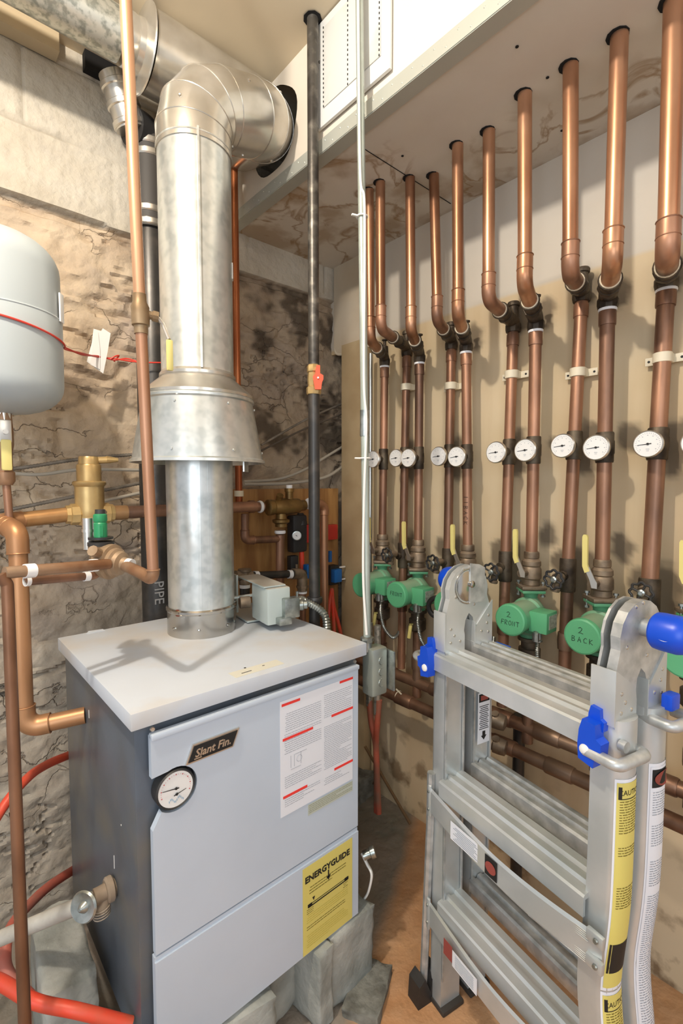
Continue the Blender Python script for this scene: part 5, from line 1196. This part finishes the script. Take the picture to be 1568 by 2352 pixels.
# hinges
def hinge(s0, s1, vis, nm):
    th = s1-s0
    cx_, cz_ = .082, 1.084
    pl1 = [(.004,.90),(.004,1.03)]
    for k in range(11):
        a = math.radians(195-k*21); pl1.append((cx_+.068*math.cos(a)-.001, cz_+.066*math.sin(a)+(0)))
    pl1 += [(.160,1.03),(.160,.90),(.108,.90),(.106,.985),(.096,1.012),(.082,1.024),(.070,1.006),(.066,.98),(.066,.90)]
    g = G()
    for off, tk in ((0, .14), (.5, .5)): g.prism([(q[0], q[1]) for q in pl1], LP(s0+th*off, 0, 0), LB, ZV, LA, th*tk)
    o = obj('hinge', g, ALU if nm == 'L' else ALS, t, 20)
    g = G(); sv = s1 if vis > 0 else s0-.002
    g.prism([(.0,.93),(.0,1.035),(.060,.995),(.066,.97),(.066,.93)], LP(sv-(.0 if vis > 0 else 0), 0, 0), LB, ZV, LA, .003)
    g.prism([(.104,.93),(.104,.985),(.165,1.05),(.165,.93)], LP(sv, 0, 0), LB, ZV, LA, .003)
    g.box(LP((s0+s1)/2, -.003, .985), (s1-s0+.01, .004, .10 if nm == 'L' else .10), LR, .001)
    g.box(LP((s0+s1)/2, .101, .965), (s1-s0+.01, .004, .07), LR, .001)
    obj('hinge_cover', g, ALU, o)
    g = G(); sf = s1+.003
    for (tt, zz_) in ((.018,.99),(.030,.972),(.018,.955),(.05,.955),(.125,.97),(.145,.99),(.15,.965),(.15,1.01),(.06,1.14),(.10,1.045),(.125,1.09),(.035,1.07),(.082,1.145)):
        g.lathe([(.0042,0),(.0036,.002),(.001,.003)], LP(s1+(.002 if zz_ < 1.02 else -.001), tt, zz_), LA, 10)
    obj('rivet', g, SIL, o)
    if nm == 'L':
        g = G(); g.ring(LP(s1, .078, 1.095), LA, .045, .0022, 36, 8); g.lathe([(.040,0),(.038,.001)], LP(s1, .078, 1.095), LA, 30); g.lathe([(.010,0),(.009,.006),(.004,.008)], LP(s1, .088, 1.10), LA, 16)
        obj('hinge_disc', g, CHR, o)
        g = G(); g.prism([(-.002,-.05),(.05,-.05),(.05,.04),(.03,.05),(-.002,.055)], LP(s1+.001, .084, 1.1), LB, ZV, LA, .003); obj('inner_plate', g, ALS, o)
    return o
hl = hinge(-.002, .030, 1, 'L'); hr_ = hinge(sR+.004, sR+.040, 1, 'R')
# knobs
g = G(); g.lathe([(.017,-.01),(.0165,.012),(.0175,.03)], LP(sR+.04, .085, 1.10), LA, 22); ks = obj('knob_stem', g, ALS, t)
g = G(); g.lathe([(.029,.020),(.0325,.024),(.0335,.034),(.0335,.059),(.030,.072),(.021,.081),(.010,.0845),(0,.085)], LP(sR+.04, .085, 1.10), LA, 32); kb = obj('knob', g, BLU, ks)
g = G(); P = []
for k in range(25):
    a = 2*math.pi*k/24; P.append(LP(sR+.04+.080, .085, 1.10)+LB*(-.028+.0)+LA*(-.030+.009*math.cos(a))+ZV*(.004*math.sin(a)-.003)+LB*(-.0040))
g.sweep(P, [.0010]*len(P), 5, False); obj('oval_mark', g, WHT, kb)
g = G(); g.lathe([(.017,-.01),(.017,.012)], LP(-.002, .085, 1.10), -LA, 20); ks = obj('knob_stem', g, ALS, t)
g = G(); g.lathe([(.030,.004),(.0335,.008),(.0345,.02),(.0345,.045),(.031,.058),(.020,.068),(0,.071)], LP(-.002, .085, 1.10), -LA, 32); obj('knob', g, BLU, ks)
# blue rung locks with bent pull handles
def lock(s0, mir):
    g = G(); f = -1 if mir else 1
    sec = [(0,.0),(.012,.0),(.030,.008),(.034,.022)]
    poly = [(-.016,-.028),(.012,-.034),(.015,-.014),(.024,-.010),(.026,.014),(.016,.020),(.014,.044),(-.010,.047),(-.016,.026),(-.018,.0)]
    g.prism([(f*q[0], q[1]) for q in poly], LP(s0, -.034, .895), LA, ZV, LB, .024)
    g.prism([(f*q[0]*.7, q[1]*.7+.045) for q in poly], LP(s0, -.014, .885), LA, ZV, LB, .014)
    o = obj('rung_lock', g, BLU, t, 25)
    g = G(); g.lathe([(.0095,0),(.0085,.003),(.004,.005)], LP(s0-f*.004, -.034, .888), -LB, 16); obj('lock_rivet', g, WHT, o); return o
l1 = lock(sR+.014, False); l2 = lock(-.010, True)
g = G(); g.tube([LP(sR+.008,-.028,.885), LP(sR+.068,-.030,.885), LP(sR+.072,.050,.885), LP(sR+.030,.055,.885)], .0105, 16, .012, 5); obj('pull_handle', g, ALS, t)
g = G(); g.tube([LP(sR+.05,.006,.905), LP(sR+.062,.006,.905)], .010, 14); obj('handle_end', g, ALS, t); g = G(); g.tube([LP(sR+.03,TB+.01,.925), LP(sR+.085,TB+.008,.925), LP(sR+.09,TB+.075,.925), LP(sR+.05,TB+.08,.925)], .0105, 16, .012, 5); obj('pull_handle', g, ALS, t)
g = G(); g.tube([LP(-.015,-.02,.895), LP(-.066,-.018,.90), LP(-.07,.05,.90)], .0105, 16, .012, 5); obj('pull_handle', g, ALS, t)
g = G(); g.box(LP(.05, TB+.085, .90), (.05,.02,.06), LR, .004); obj('rear_lock', g, BLU, t); g = G(); g.box(LP(sR+.06, TB+.05, .955), (.02,.03,.03), LR, .004); obj('rear_lock', g, BLU, t)
# labels on the right rails, wrapped round the outer curve
def wrapmap(t0, dz=0):
    sec = dsec(sR, 1, t0); arc = [V(q) for q in sec[1:-1]]; L_ = [0]
    for a, b in zip(arc, arc[1:]): L_.append(L_[-1]+(b-a).length)
    def f(u_, z, off):
        d = max(0, min(1, u_))*L_[-1]; j = 0
        while j < len(L_)-2 and L_[j+1] < d: j += 1
        q = arc[j].lerp(arc[j+1], (d-L_[j])/(L_[j+1]-L_[j])); n = (q-V((sR, t0+.033))).normalized()
        q = q+n*off; return LP(q.x+flare(z), q.y, z)
    return f, L_[-1]
def rail_label(t0, u0, u1, z0, z1, base, name, seed, heads, label=None):
    f, L_ = wrapmap(t0); rnd = random.Random(seed); g = G()
    def patch(ua, ub, za, zb, off, n=8, m=10):
        nn = max(1, int((zb-za)/.02)); rows = [[f(ua+(ub-ua)*i/n, za+(zb-za)*j/nn, off) for i in range(n+1)] for j in range(nn+1)]
        vr = [[g.bm.verts.new(p) for p in r] for r in rows]
        for j in range(nn):
            for i in range(n): g.face((vr[j][i], vr[j][i+1], vr[j+1][i+1], vr[j+1][i]))
    g.m(PAP); patch(u0-.04, u1+.04, z0-.006, z1+.006, .0008); g.m(base); patch(u0, u1, z0, z1, .0014); o = obj(name, g, base, t, label=label)
    g = G()
    for kind, za, zb in heads:
        if kind == 'blk': g.m(INK); patch(u0+.03, u1-.03, za, zb, .0018)
        elif kind == 'oval':
            g.m(INK); patch(u0+.03, u1-.03, za, zb, .0018); g.m(MAR); uc, zc = (u0+u1)/2, (za+zb)/2
            vs = [g.bm.verts.new(f(uc+(u1-u0)*.40*math.cos(2*math.pi*k/24), zc+(zb-za)*.42*math.sin(2*math.pi*k/24), .0035)) for k in range(24)]; g.face(vs)
        elif kind == 'head':
            g.m(INK); patch(u0+.03, u0+.10, za, zb, .0018); g.m(INK)
            text_into(g, 'CAUTION', None, .0125, 0, 0, mapf=lambda c_: f((u0+u1)/2+.02+c_.x/L_, (za+zb)/2+c_.y*1.1, .0019)); patch(u0+.04, u1-.05, za, za+.0015, .0018)
        else:
            g.m(MATS['olive_ink_dark'] if base is YLB else GINK); z = zb
            while z > za:
                a = u0+.06; e_ = u1-.06-rnd.random()*.12
                while a < e_: w_ = .03+rnd.random()*.08; patch(a, min(a+w_, e_), z, z+.0016, .0018, 2); a += w_+.02
                z -= .0048
    obj('printed_text', g, INK, o)
rail_label(0, .14, .80, .44, .835, YLB, 'warning_label', 5, [('head',.805,.828),('txt',.74,.80),('txt',.70,.715),('txt',.60,.64),('blk',.47,.53)], 'yellow warning label')
rail_label(0, .14, .80, .10, .425, YLB, 'warning_label', 6, [('head',.395,.418),('txt',.33,.39),('txt',.27,.30),('txt',.12,.18)], 'yellow warning label')
rail_label(TB, .20, .92, .10, .835, PAP, 'instruction_label', 7, [('oval',.795,.83),('txt',.74,.785),('txt',.68,.72),('txt',.60,.65),('txt',.12,.58)], 'white instruction label with a red oval')
# label on the left rear rail
g = G(); g.m(PAP).box(LP(.0385, TB+.036, .735), (.001,.044,.14), LR); g.m(INK).box(LP(.0392, TB+.036, .79), (.001,.038,.022), LR); g.m(MAR).box(LP(.0396, TB+.036, .79), (.001,.026,.013), LR); g.m(INK)
for k in range(13): g.box(LP(.0392, TB+.036, .705+k*.0052), (.001,.034-.004*(k%3),.0016), LR)
g.box(LP(.0392, TB+.036, .692), (.001,.010,.012), LR); g.prism([(-.010,.0),(0,-.012),(.010,0)], LP(.0388, TB+.036, .686), LB, ZV, LA, .0008)
obj('instruction_label', g, PAP, t, label='small white label with a down arrow')
